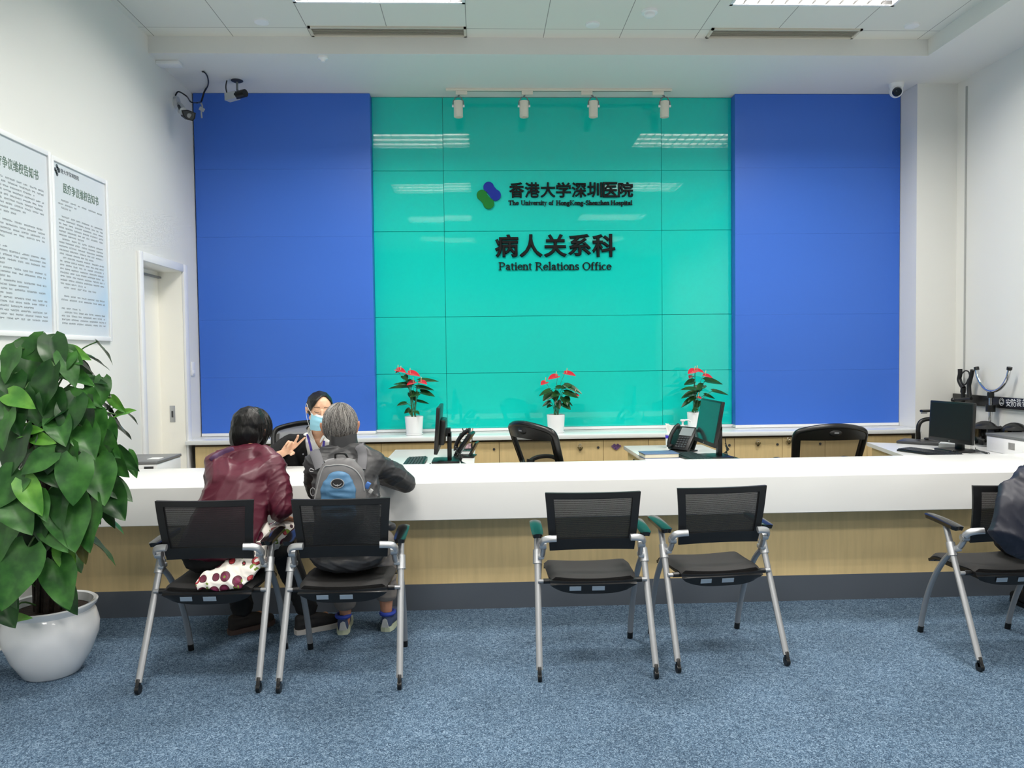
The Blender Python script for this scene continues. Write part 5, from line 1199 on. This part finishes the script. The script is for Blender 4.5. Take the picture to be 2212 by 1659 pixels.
# --- the bag on her lap
def fruit_print():
    m = bpy.data.materials.new('fruit_print_fabric'); m.use_nodes = True
    n, l = m.node_tree.nodes, m.node_tree.links; b = n['Principled BSDF']; b.inputs['Roughness'].default_value = .55
    tc = n.new('ShaderNodeTexCoord'); mp = n.new('ShaderNodeMapping'); mp.inputs['Scale'].default_value = (1, .55, 1); l.new(tc.outputs['Object'], mp.inputs[0])
    v = n.new('ShaderNodeTexVoronoi'); v.inputs['Scale'].default_value = 19; v.inputs['Randomness'].default_value = .45; l.new(mp.outputs[0], v.inputs['Vector'])
    r1 = n.new('ShaderNodeValToRGB'); e = r1.color_ramp.elements; r1.color_ramp.interpolation = 'CONSTANT'      # whole fruit
    e[0].position = 0; e[0].color = srgb(120, 34, 74); e[1].position = .44; e[1].color = srgb(236, 230, 222)
    k = e.new(.24); k.color = srgb(96, 22, 50); k = e.new(.40); k.color = srgb(60, 14, 26)
    r2 = n.new('ShaderNodeValToRGB'); e = r2.color_ramp.elements; r2.color_ramp.interpolation = 'CONSTANT'      # cut fruit
    e[0].position = 0; e[0].color = srgb(240, 236, 230); e[1].position = .44; e[1].color = srgb(236, 230, 222)
    k = e.new(.29); k.color = srgb(178, 52, 60); k = e.new(.40); k.color = srgb(74, 20, 26)
    l.new(v.outputs['Distance'], r1.inputs[0]); l.new(v.outputs['Distance'], r2.inputs[0])
    sp = n.new('ShaderNodeSeparateColor'); l.new(v.outputs['Color'], sp.inputs[0])
    gt = n.new('ShaderNodeMath'); gt.operation = 'GREATER_THAN'; gt.inputs[1].default_value = .58; l.new(sp.outputs[0], gt.inputs[0])
    mx = n.new('ShaderNodeMix'); mx.data_type = 'RGBA'; l.new(gt.outputs[0], mx.inputs[0]); l.new(r1.outputs[0], mx.inputs[6]); l.new(r2.outputs[0], mx.inputs[7])
    g = n.new('ShaderNodeTexNoise'); g.inputs['Scale'].default_value = 26; l.new(mp.outputs[0], g.inputs['Vector'])
    g2 = n.new('ShaderNodeMath'); g2.operation = 'GREATER_THAN'; g2.inputs[1].default_value = .625; l.new(g.outputs[0], g2.inputs[0])
    m2 = n.new('ShaderNodeMix'); m2.data_type = 'RGBA'; l.new(g2.outputs[0], m2.inputs[0]); l.new(mx.outputs[2], m2.inputs[6]); m2.inputs[7].default_value = srgb(112, 138, 46)
    l.new(m2.outputs[2], b.inputs['Base Color']); return m
bag = blob('fabric_bag', [[(V((-1.03, 3.965, .635)), (.085, .045, .04)), (V((-1.085, 3.80, .59)), (.05, .07, .07)), (V((-1.13, 3.70, .54)), (.085, .04, .05)), (V((-1.19, 3.61, .49)), (.115, .022, .04)), (V((-1.225, 3.578, .455)), (.115, .014, .03))],
    [(V((-1.325, 3.578, .452)), (.022, .012, .022)), (V((-1.30, 3.60, .495)), (.03, .015, .022)), (V((-1.2, 3.60, .485)), (.05, .02, .035))],
    [(V((-1.04, 3.955, .655)), (.05, .03, .025)), (V((-.955, 3.97, .64)), (.02, .03, .010))], [(V((-1.085, 3.80, .62)), (.045, .05, .06)), (V((-1.13, 3.86, .72)), (.03, .03, .04))]], fruit_print(), None, .0055, 4, wr=folds(.008, (.6, 0, .8), 8, 3))
tag(bag, 'white fabric bag with purple fruit print on the seat beside the person in maroon', 'bag')

# --- the grey-haired man and his backpack
def grey_man():
    R = thing('person', 'grey-haired man in a dark grey jacket wearing a blue backpack, seated, seen from behind', 'person', (-.68, 3.75, .447))
    H = Head((-.752, 4.075, 1.145), (-.06, 1, -.22), .02, .97, 1.4)
    pel, che, nk = V((-.665, 3.755, .545)), V((-.695, 3.895, .86)), V((-.725, 4.0, 1.03))
    lsh, lel, lwr = V((-.865, 3.955, .965)), V((-.895, 4.12, .80)), V((-.80, 4.43, .826))
    rsh, rel, rwr = V((-.535, 3.94, .985)), V((-.415, 4.21, .815)), V((-.66, 4.46, .826))
    lh, rh = V((-.755, 3.79, .54)), V((-.575, 3.79, .54)); lk, la, rk, ra = V((-.775, 4.15, .50)), V((-.765, 4.185, .10)), V((-.555, 4.16, .50)), V((-.545, 4.215, .10))
    lt, rtoe = V((-.79, 4.36, .04)), V((-.50, 4.37, .04))
    body = H.chains()+[[(H.p(0, -.02, -.06), .054), (nk, .056)], [(pel+V((0, .035, 0)), (.11, .07, .06)), (pel.lerp(che, .5), (.12, .09, .10)), (che, (.14, .095, .10)), (nk-V((0, .03, .05)), (.10, .07, .05))],
        [(lsh, .038), (lel, .036), (lwr, .026)], [(rsh-V((.03, 0, .02)), .038), (rel, .034), (rwr, .026)], [(lh, .07), (lk, .05), (la+V((0, 0, .1)), .042), (la, .032)], [(rh, .075), (rk, .05), (ra+V((0, 0, .1)), .042), (ra, .032)],
        [(la, .030), (la-V((0, .01, .05)), .024), (la.lerp(lt, .6), .018)], [(ra, .030), (ra-V((0, .01, .05)), .024), (ra.lerp(rtoe, .6), .018)]]
    body += hand(rwr, (-.75, .6, 0), (0, 0, -1), -1, [(.15, .3, .2)]*4)+hand(lwr, (.5, .8, 0), (0, 0, -1), 1, [(.15, .3, .2)]*4)
    blob('body', body, skin_m, R, .0055, 3)
    jm = mat('dark_grey_jacket_nylon', (54, 54, 56), .45, spec=.45, bump=(70, .12, .003))
    ch = [[(pel+V((0, -.02, -.01)), (.19, .14, .075)), (pel+V((0, 0, .06)), (.175, .125, .08)), (pel.lerp(che, .5), (.168, .125, .10)), (che, (.178, .125, .10)), (nk-V((0, .035, .06)), (.14, .085, .05)), (nk-V((0, .015, .01)), (.075, .066, .03))],
          [(lsh+V((.02, -.005, -.005)), (.07, .07, .068)), (lsh.lerp(lel, .5), .064), (lel, .058), (lel.lerp(lwr, .85), .043)],
          [(rsh+V((-.04, -.005, -.02)), (.064, .064, .058)), (rsh.lerp(rel, .5)+V((-.012, 0, -.006)), .066), (rel+V((-.012, -.005, 0)), .060), (rel.lerp(rwr, .35), .058), (rel.lerp(rwr, .9), .044)],
          [(nk, (.07, .06, .03)), (V((-.80, 3.965, 1.015)), .046), (lsh+V((.01, 0, 0)), .06)], [(nk, (.07, .06, .03)), (V((-.635, 3.96, 1.02)), .048), (rsh+V((-.04, 0, -.005)), .06)],
          [(che+V((0, 0, .05)), (.165, .11, .06)), (rsh-V((.015, 0, .012)), .056)], [(che+V((0, 0, .05)), (.165, .11, .06)), (lsh, .06)],
          [(V((-.53, 3.90, .66)), (.05, .05, .03)), (V((-.475, 3.92, .635)), (.03, .035, .024))]]
    F1 = folds(.007, (.3, 0, .95), 9, 5); F2 = folds(.0065, (.75, .2, -.6), 6, 2)
    jk = blob('jacket', ch, jm, R, .006, 9, wr=lambda co, n: F1(co, n)+(F2(co, n)*min(1, (co.x+.58)/.05) if co.x > -.58 else 0))
    bm = bm_new()
    cpt = lambda a, z, k: nk+V((.074*k*math.sin(a), -.064*k*math.cos(a)+.012, z))
    sheet(bm, lambda a, b: cpt(-2.5+5*a, .0+.075*b+.006*math.sin(11*a), 1.04-.10*b+.012*math.sin(9*a+5*b)), 44, 6, .006); put(obj('collar', bm, jm), jk)
    pt = mat('grey_brown_trouser_cloth', (118, 112, 108), .8)
    blob('trousers', [[(lh, (.10, .10, .085)), (lk, .075), (la+V((0, .0, .075)), .066)], [(rh, (.10, .10, .085)), (rk, .075), (ra+V((0, 0, .10)), .064)], [(pel+V((0, .04, 0)), (.16, .105, .085)), (pel+V((0, .07, 0)), (.16, .105, .08))]], pt, R, .008, 5, wr=folds(.006, (0, .3, 1), 10, 6), cut=lambda co: co.z < (.128 if co.x < -.66 else .165))
    up_ = mat('blue_grey_mesh_shoe', (62, 76, 108), .7, bump=(300, .3, .001)); so = mat('pale_lime_sole', (196, 204, 178), .6); hp = mat('silver_heel_patch', (190, 192, 192), .5); bs = mat('bright_blue_collar', (40, 66, 168), .6)
    for heel, dr in (((-.772, 4.135, 0), (-.1, 1)), ((-.548, 4.165, 0), (.22, 1))):
        u, P = shoe(R, heel, dr, up_, so)
        bm = bm_new(); prism(bm, [(-.020, .026), (.020, .026), (.012, .066), (0, .074), (-.012, .066)], Matrix(((dr[1], 0, 0, heel[0]), (-dr[0], 0, 1, heel[1]-.0015), (0, 1, 0, 0), (0, 0, 0, 1))), .03); put(obj('heel_patch', bm, hp, smooth=False), u)
        bm = bm_new(); tube(bm, [P(.02+.16*(1+math.cos(a*PI/9)), .035*math.sin(a*PI/9), .094) for a in range(18)], .011, 8, closed=True); put(obj('shoe_collar', bm, bs), u)
    # hair
    def hc(co):
        x, y, z = H.loc(co); return (y > .05 and z < .05) or z < -.10+.25*max(0, y+.06) or (abs(x) > .072 and y > -.035 and z < .028)
    hr = blob('hair', [[(H.p(0, -.028, .026), .082), (H.p(0, .02, .03), .078)], [(H.p(0, -.038, .0), (.080, .074, .08)), (H.p(0, -.045, -.055), (.068, .05, .045))]], hair_gr, R, .0045, 4, cut=hc, wr=lambda co, n: .003*noise.noise(V((co.x*60, co.y*60, co.z*16))), solid=.006)
    hem = lambda az: 2.15
    for i, (c, n_) in enumerate((((160, 157, 152), 520), ((122, 118, 114), 560), ((70, 67, 66), 460))):
        bm = bm_new(); strands(bm, H, .004, (.0955, .119, .122), int(n_*1.7), hem, crown=(.1, -.30, 1), r=.0008, lift=.035, seed=20+i, curl=.35, start=(.0, .92), taper=.06); put(obj('hair_strands', bm, mat('hair_strand_%d' % i, c, .42)), hr)
    return R, jk
gm, gjk = grey_man()
def backpack():
    c = V((-.683, 3.665, .9))
    t = thing('backpack', 'grey and blue backpack with an oval bird badge on the back of the grey-haired man', 'backpack', (c.x, c.y, .66))
    gy = mat('grey_ripstop', (104, 103, 104), .6, bump=(60, .2, .003)); bl = mat('steel_blue_ripstop', (74, 118, 154), .55, bump=(30, .3, .006)); dk = mat('dark_strap_webbing', (92, 92, 96), .75)
    pk = blob('pack_body', [[(c+V((0, .03, .10)), (.078, .036, .024)), (c+V((0, .02, .045)), (.117, .045, .055)), (c+V((0, .01, -.06)), (.128, .052, .07)), (c+V((0, .01, -.17)), (.118, .05, .05))]], gy, t, .006, 5, wr=creases(.004, 12, 12, 12, 1))
    fp = blob('front_pocket', [[(c+V((-.004, -.022, .036)), (.055, .025, .028)), (c+V((-.004, -.026, -.015)), (.084, .03, .04)), (c+V((-.004, -.026, -.14)), (.082, .03, .045))]], bl, t, .0055, 4, wr=creases(.0075, 8, 8, 24, 6))
    bm = bm_new()
    pts = [onto(pk, x, y, .001)[0] for x, y in ((680, 1078), (677, 1055), (683, 1030), (697, 1014), (714, 1006), (734, 1004), (754, 1008), (770, 1018), (783, 1038), (787, 1060))]; pts = [p for p in pts if p]
    tube(bm, spline(pts, 5), .0035, 6); put(obj('zip', bm, mat('light_zip', (150, 150, 150), .5)), pk)
    # badge: dark oval in a silver ring with spread wings
    p, n = onto(fp, 729, 1044, .004); n = V((n.x*.3, n.y, n.z*.3)).normalized(); ux = n.cross(V((0, 0, 1))).normalized()*-1; ux = ux if ux.x > 0 else -ux; uz = ux.cross(n); uz = uz if uz.z > 0 else -uz
    M = Matrix(((ux.x, uz.x, n.x, p.x), (ux.y, uz.y, n.y, p.y), (ux.z, uz.z, n.z, p.z), (0, 0, 0, 1)))
    ov = lambda a, b: [(a*math.cos(k*PI/16), b*math.sin(k*PI/16)) for k in range(32)]
    bm = bm_new(); prism(bm, ov(.032, .0235), M, .003); bd = put(obj('badge_ring', bm, mat('silver_badge', (178, 178, 180), .3, metal=.4), smooth=False), fp)
    bm = bm_new(); prism(bm, ov(.0285, .020), M, .004); put(obj('badge_disc', bm, mat('badge_black', (28, 26, 28), .4), smooth=False), t)
    bm = bm_new(); prism(bm, [(-.021, .002), (-.012, -.006), (-.004, -.008), (0, -.004), (.004, -.008), (.012, -.006), (.021, .002), (.017, -.006), (.009, -.012), (.003, -.012), (0, -.016), (-.003, -.012), (-.009, -.012), (-.017, -.006)], M, .0046); put(obj('badge_bird', bm, mat('silver_badge', (178, 178, 180), .3, metal=.4), smooth=False), t)
    # shoulder straps laid over the jacket
    def strap(name, path, w_, m, Y0=None):
        q = [onto(gjk, x, y, .006)[0] for x, y in path]; q = [v for v in q if v]
        if name == 'shoulder_strap': q += [q[-1]+V((0, .05, .0)), q[-1]+V((0, .10, -.05))]
        bm = bm_new(); sp = spline(q, 5); tube(bm, sp, w_, 8, flat=.22, upv=(1, 0, .1)); put(obj(name, bm, m), t)
    strap('shoulder_strap', ((692, 1012), (688, 1000), (684, 988), (680, 976), (676, 968)), .026, dk)
    strap('shoulder_strap', ((780, 1014), (782, 1000), (783, 985), (781, 972), (776, 964)), .024, dk)
    strap('yoke_pad', ((702, 998), (716, 993), (733, 992), (750, 993), (766, 996)), .016, mat('light_grey_pad', (136, 136, 138), .6))
    bm = bm_new(); q = [onto(pk, x, y, .006)[0] for x, y in ((714, 1003), (722, 998))]
    tube(bm, spline([c+V((-.03, .055, .118)), c+V((-.02, .02, .145)), c+V((.02, .02, .145)), c+V((.03, .055, .118))], 5), .005, 8); put(obj('grab_loop', bm, blackm), t)
    q = c+V((.128, .02, -.01)); bm = bm_new(); box(bm, q, (.022, .03, .03), rot=(0, .5, 0), bev=.003); put(obj('side_strap', bm, mat('blue_webbing', (60, 104, 170), .6)), t)
    bm = bm_new(); box(bm, q+V((.014, .0, -.028)), (.018, .014, .022), rot=(0, .6, 0), bev=.003); put(obj('buckle', bm, mat('pale_buckle', (176, 176, 176), .4)), t)
    bm = bm_new(); a = c+V((-.122, .01, .02)); tube(bm, [a+V((-.010+.012*math.sin(k*PI/6), 0, .02*math.cos(k*PI/6)-.055)) for k in range(12)], .002, 6, closed=True); put(obj('cord_loop', bm, mat('light_zip', (150, 150, 150), .5)), t)
    bm = bm_new(); tube(bm, spline([a+V((-.002, 0, .05)), a+V((-.018, 0, .058)), a+V((-.022, 0, .045)), a+V((-.006, 0, .042))], 4), .0022, 6); put(obj('zip_pull', bm, mat('light_zip', (150, 150, 150), .5)), t)
backpack()

# --- the clerk behind the counter
def clerk():
    R = thing('person', 'clerk with pulled-back black hair and blue face mask in black cardigan, raising two fingers', 'person', (-1.2, 5.52, .495))
    H = Head((-1.093, 5.19, 1.163), (.36, -1, -.18), .06, 1.0, .6)
    pel, che, nk = V((-1.25, 5.54, .58)), V((-1.18, 5.38, .84)), V((-1.118, 5.265, 1.0))
    rsh, rel, rwr = V((-1.335, 5.33, .925)), V((-1.475, 5.13, .815)), V((-1.312, 5.085, .886))       # her right is at the picture's left
    lsh, lel, lwr = V((-.985, 5.33, .93)), V((-.90, 5.17, .815)), V((-.98, 5.0, .815))
    lh, rh = V((-1.16, 5.5, .56)), V((-1.34, 5.5, .56)); lk, rk = V((-1.10, 5.20, .52)), V((-1.38, 5.20, .52)); la, ra = V((-1.10, 5.36, .10)), V((-1.38, 5.36, .10))
    body = H.chains()+[[(H.p(0, -.02, -.05), .05), (nk, .05)], [(pel, (.14, .10, .09)), (pel.lerp(che, .5), (.115, .085, .10)), (che, (.135, .09, .10)), (nk-V((0, -.02, .05)), (.10, .065, .05))],
        [(rsh, .045), (rel, .036), (rwr, .024)], [(lsh, .045), (lel, .036), (lwr, .024)], [(nk-V((0, 0, .045)), (.07, .05, .025)), (rsh, .03)], [(nk-V((0, 0, .045)), (.07, .05, .025)), (lsh, .03)],
        [(lh, .075), (lk, .05), (la, .034)], [(rh, .075), (rk, .05), (ra, .034)], [(la, .03), (la-V((0, .07, .05)), .018)], [(ra, .03), (ra-V((0, .07, .05)), .018)]]
    body += hand(rwr, (.70, 0.02, .72), (.10, -1, .05), 1, [(.1, .2, .05), (.15, .65, .8), (1.5, 1.4, .8), (1.5, 1.4, .8)], .98, (1.35, .7), (.06, -.26, -.15, -.2))
    body += hand(lwr, (.5, -.6, -.1), (0, 0, -1), 1, [(.15, .3, .2)]*4, .95)
    bd = blob('body', body, skin_w, R, .0042, 3)
    sh = mat('white_polo_cotton', (232, 232, 230), .8, bump=(300, .1, .001)); cg = mat('black_cardigan_knit', (13, 13, 14), .9, bump=(260, .3, .002))
    tor = lambda g: [[(pel, (.14+g, .10+g, .09)), (pel.lerp(che, .5), (.122+g, .09+g, .10)), (che, (.14+g, .095+g, .10)), (nk-V((0, -.02, .06)), (.11+g, .07+g, .04))]]
    def scut(co):        # open neck of the polo
        dx = abs(co.x-(nk.x+.012)); return (co.z > nk.z+.018) or (co.y < nk.y-.02 and dx < .046*(co.z-(nk.z-.11))/.105)
    shirt = blob('polo_shirt', tor(.014)+[[(nk-V((0, -.01, .05)), (.095, .065, .03)), (rsh.lerp(nk, .6), .028)], [(nk-V((0, -.01, .05)), (.095, .065, .03)), (lsh.lerp(nk, .6), .028)], [(nk-V((0, 0, .03)), (.068, .064, .03)), (nk+V((0, 0, .005)), (.060, .058, .02))]], sh, R, .0035, 9, cut=scut, wr=creases(.003, 12, 12, 7, 2), solid=.003)
    def ccut(co):
        w_ = .078+.012*max(0, min(1, (co.z-.80)/.2)); return (co.y < nk.y+.02 and abs(co.x-(nk.x+.005+(.98-co.z)*.02)) < w_) or co.z > nk.z+.02
    cd_ = blob('cardigan', tor(.027)+[[(nk-V((0, -.015, .045)), (.10, .068, .035)), (rsh, .06)], [(nk-V((0, -.015, .045)), (.10, .068, .035)), (lsh, .06)], [(nk-V((0, -.01, .015)), (.072, .062, .025))],
          [(rsh, .060), (rsh.lerp(rel, .5), .055), (rel, .050), (rel.lerp(rwr, .22), .046)], [(lsh, .060), (lel, .050), (lel.lerp(lwr, .9), .04)], [(rsh-V((-.02, 0, .03)), .06), (V((-1.335, 5.36, .78)), .085), (pel, .12)]], cg, R, .0042, 9, cut=ccut, wr=creases(.004, 14, 14, 10, 7), solid=.004)
    blob('trousers', [[(lh, .095), (lk, .068), (la, .05)], [(rh, .095), (rk, .068), (ra, .05)], [(pel, (.15, .11, .09)), (pel+V((0, -.04, 0)), (.15, .11, .08))]], black_cloth, R, .01, 4)
    for a in (la, ra): shoe(R, (a.x, a.y+.04, 0), (0, -1), blackm, blackp, L=.24)
    # collar flaps, lanyard, button
    bm = bm_new()
    for k in (-1, 1):
        q = spline([nk+V((k*.040, .05, .03)), nk+V((k*.066, .01, .022)), nk+V((k*.064, -.038, .002)), nk+V((k*.042, -.068, -.028)), nk+V((k*.016+.008, -.082, -.062))], 5)
        tube(bm, q, [.010]+[.017]*(len(q)-5)+[.016, .014, .011, .006], 8, flat=.2, upv=(0, 0, 1))
    put(obj('shirt_collar', bm, sh), shirt)
    lan = mat('violet_blue_ribbon', (58, 44, 150), .5)
    bm = bm_new()
    for pth in (((664, 938), (667, 950), (670, 962), (673, 974), (677, 986), (680, 996)), ((700, 952), (699, 962), (698, 972), (697, 984))):
        q = [onto(shirt, x, y, .009)[0] for x, y in pth]; q = [v for v in q if v]
        if len(q) > 1: tube(bm, spline(q, 4), .0075, 6, flat=.18, upv=(1, 0, 0))
    if len(bm.verts): put(obj('lanyard', bm, lan), R)
    q = onto(cd_, 655, 981, .002)[0]
    if q: bm = bm_new(); tube(bm, [q, q+V((0, -.004, 0))], .006, 12); put(obj('button', bm, mat('smoke_button', (120, 120, 124), .2)), cd_)
    # hair pulled back with a side parting
    def hc(co):
        x, y, z = H.loc(co)
        if y < .0: return z < -.075
        line = .104-15*(x+.014)**2-(.35*max(0, .06-y) if abs(x) > .045 else 0)
        return z < line and y > .006 or (abs(x) > .07 and y > -.02 and z < -.005)
    hr = blob('hair', [[(H.p(0, -.022, .034), .089), (H.p(0, .024, .03), .083)], [(H.p(0, -.035, .0), (.083, .08, .08)), (H.p(0, -.05, -.05), (.06, .045, .04))]], hair_bl, R, .0026, 8, cut=hc, solid=.005)
    blob('hair_bun', [[(H.p(0, -.12, -.02), .04), (H.p(0, -.13, -.045), .034)]], hair_bl, hr, .006, 3)
    bm = bm_new(); q = [onto(hr, x, y, .0005)[0] for x, y in ((699, 858), (703, 862), (707, 867))]; q = [v for v in q if v]
    if len(q) > 1: tube(bm, q, .0022, 6); put(obj('parting', bm, mat('scalp_skin', (196, 170, 150), .6)), hr)
    bm = bm_new()
    for k in range(5): tube(bm, spline([H.p(-.08, -.01-.004*k, .0), H.p(-.086, -.012, -.04), H.p(-.08-.002*k, -.006*k, -.085)], 4), .0008, 4)
    put(obj('loose_strands', bm, hair_bl), hr)
    # face: brows, lowered lids, mask with pleats, ear loops
    bm_ = bmesh.new(); bm_.from_mesh(bd.data); tr = BVHTree.FromBMesh(bm_); bm_.free()
    def skin(x, y, z, off=.0008):
        h = tr.find_nearest(H.p(x, y, z)); return h[0]+h[1]*off
    bm = bm_new()
    for k in (-1, 1):
        q = spline([skin(k*.014, .1, .030), skin(k*.026, .1, .0345), skin(k*.040, .09, .035), skin(k*.056, .08, .029)], 5); tube(bm, q, [.0012]+[.0026]*(len(q)-3)+[.0018, .0008], 6, flat=.6)
    put(obj('eyebrows', bm, mat('brown_brow', (120, 84, 64), .7)), bd)
    bm = bm_new()
    for k in (-1, 1):
        q = spline([skin(k*.018, .1, .001), skin(k*.026, .1, -.0015), skin(k*.038, .09, -.002), skin(k*.049, .08, .001)], 5); tube(bm, q, [.0008]+[.0013]*(len(q)-2)+[.0008], 6)
        q = spline([skin(k*.020, .1, .010), skin(k*.032, .1, .0125), skin(k*.046, .085, .009)], 5); tube(bm, q, .0006, 6)
    put(obj('eyelashes', bm, mat('dark_lash', (66, 46, 38), .6)), bd)
    def mk(a, b):
        x = -1+2*a; v = b; z = -.018-.104*v+.01*abs(x)*(1-2*v); w_ = .066-.010*abs(2*v-1)
        y = .122-.062*abs(x)**1.9+.014*math.sin(PI*v)-.016*v**2-.026*max(0, .25-v)*4*(abs(x)**.8)+.0016*math.sin(v*PI*7)
        return H.p(x*w_*1.08, y, z)
    bm = bm_new(); sheet(bm, lambda a, b: mk(a, .10+.90*b), 20, 24, .003)
    mm = mat('light_blue_mask', (150, 206, 226), .75); ms = put(obj('face_mask', bm, mm), R)
    bm = bm_new(); sheet(bm, lambda a, b: mk(a, .0+.11*b), 20, 3, .0035); put(obj('mask_edge', bm, mat('white_mask_edge', (226, 232, 236), .7)), ms)
    bm = bm_new()
    for s, a in ((-1, 0), (1, 1)):
        tube(bm, spline([mk(a, .05), H.p(s*.080, .04, .012), H.p(s*.087, -.012, .034), H.p(s*.09, -.022, .0), H.p(s*.083, .02, -.06), mk(a, .92)], 5), .0016, 6)
    put(obj('ear_loops', bm, mat('white_mask_edge', (226, 232, 236), .7)), ms)
    return R
clerk()

# --- the person cropped by the right edge, and the jacket over the chair back
def edge_person():
    R = thing('person', 'person in black leaning over the counter at the right edge, mostly outside the picture', 'person', (2.74, 3.75, .447))
    H = Head((3.36, 4.18, 1.10), (.1, 1, -.2), 0, 1)
    pel, che, nk = V((2.80, 3.76, .545)), V((3.02, 3.92, .80)), V((3.24, 4.05, .97))
    lsh, lel, lwr = V((3.12, 4.05, .93)), V((3.24, 4.22, .82)), V((3.52, 4.47, .826)); rsh, rel, rwr = V((3.36, 3.95, .90)), V((3.5, 4.2, .81)), V((3.66, 4.46, .826))
    lh, rh = V((2.73, 3.8, .54)), V((2.88, 3.8, .54)); lk, rk = V((3.00, 4.13, .50)), V((3.16, 4.13, .50)); la, ra = V((3.16, 4.22, .1)), V((3.34, 4.22, .1))
    body = H.chains()+[[(H.p(0, -.02, -.06), .054), (nk, .056)], [(pel, (.15, .11, .09)), (che, (.15, .10, .10)), (nk-V((0, .03, .05)), (.10, .07, .05))], [(lsh, .05), (lel, .038), (lwr, .026)], [(rsh, .05), (rel, .038), (rwr, .026)],
        [(lh, .075), (lk, .05), (la, .034)], [(rh, .075), (rk, .05), (ra, .034)], [(la, .03), (la+V((0, .07, -.05)), .018)], [(ra, .03), (ra+V((0, .07, -.05)), .018)]]
    body += hand(rwr, (0, 1, 0), (0, 0, -1), -1, [(.15, .3, .2)]*4)+hand(lwr, (.5, .8, 0), (0, 0, -1), 1, [(.15, .3, .2)]*4)
    blob('body', body, skin_m, R, .007, 3)
    bt = mat('black_sweater_knit', (16, 16, 17), .85)
    blob('sweater', [[(pel+V((0, 0, .06)), (.17, .125, .08)), (che+V((-.02, -.03, 0)), (.185, .13, .10)), (nk-V((0, .03, .06)), (.14, .085, .05))], [(che, .12), (lsh, .065), (lel, .055), (lel.lerp(lwr, .9), .04)], [(che, .12), (rsh, .065), (rel, .055), (rel.lerp(rwr, .9), .04)]], bt, R, .008, 6, wr=creases(.005, 10, 10, 10, 3))
    blob('trousers', [[(lh, .1), (lk, .075), (la, .055)], [(rh, .1), (rk, .075), (ra, .055)], [(pel, (.17, .12, .09)), (pel+V((0, .05, 0)), (.17, .12, .085))]], black_cloth, R, .01, 4)
    for a in (la, ra): shoe(R, (a.x, a.y-.05, 0), (.1, 1), blackm, blackp)
    blob('hair', [[(H.p(0, -.03, .03), .09), (H.p(0, .02, .034), .083)], [(H.p(0, -.045, -.02), (.08, .075, .06))]], hair_bl, R, .006, 4, cut=lambda co: H.loc(co)[1] > .06 and H.loc(co)[2] < .06)
    nv = mat('navy_padded_nylon', (17, 20, 37), .5, bump=(20, .12, .004))
    jk = blob('draped_jacket', [[(V((2.60, 3.50, .86)), (.16, .07, .045)), (V((2.57, 3.44, .78)), (.19, .07, .07)), (V((2.545, 3.43, .66)), (.20, .08, .09)), (V((2.59, 3.44, .565)), (.15, .06, .055))], [(V((2.64, 3.50, .90)), (.13, .09, .05)), (V((2.70, 3.58, .91)), (.12, .07, .045))]], nv, None, .008, 8, wr=folds(.010, (.9, .1, .3), 6, 5))
    tag(jk, 'navy padded jacket draped over the back of the rightmost visitor chair', 'jacket')
edge_person()
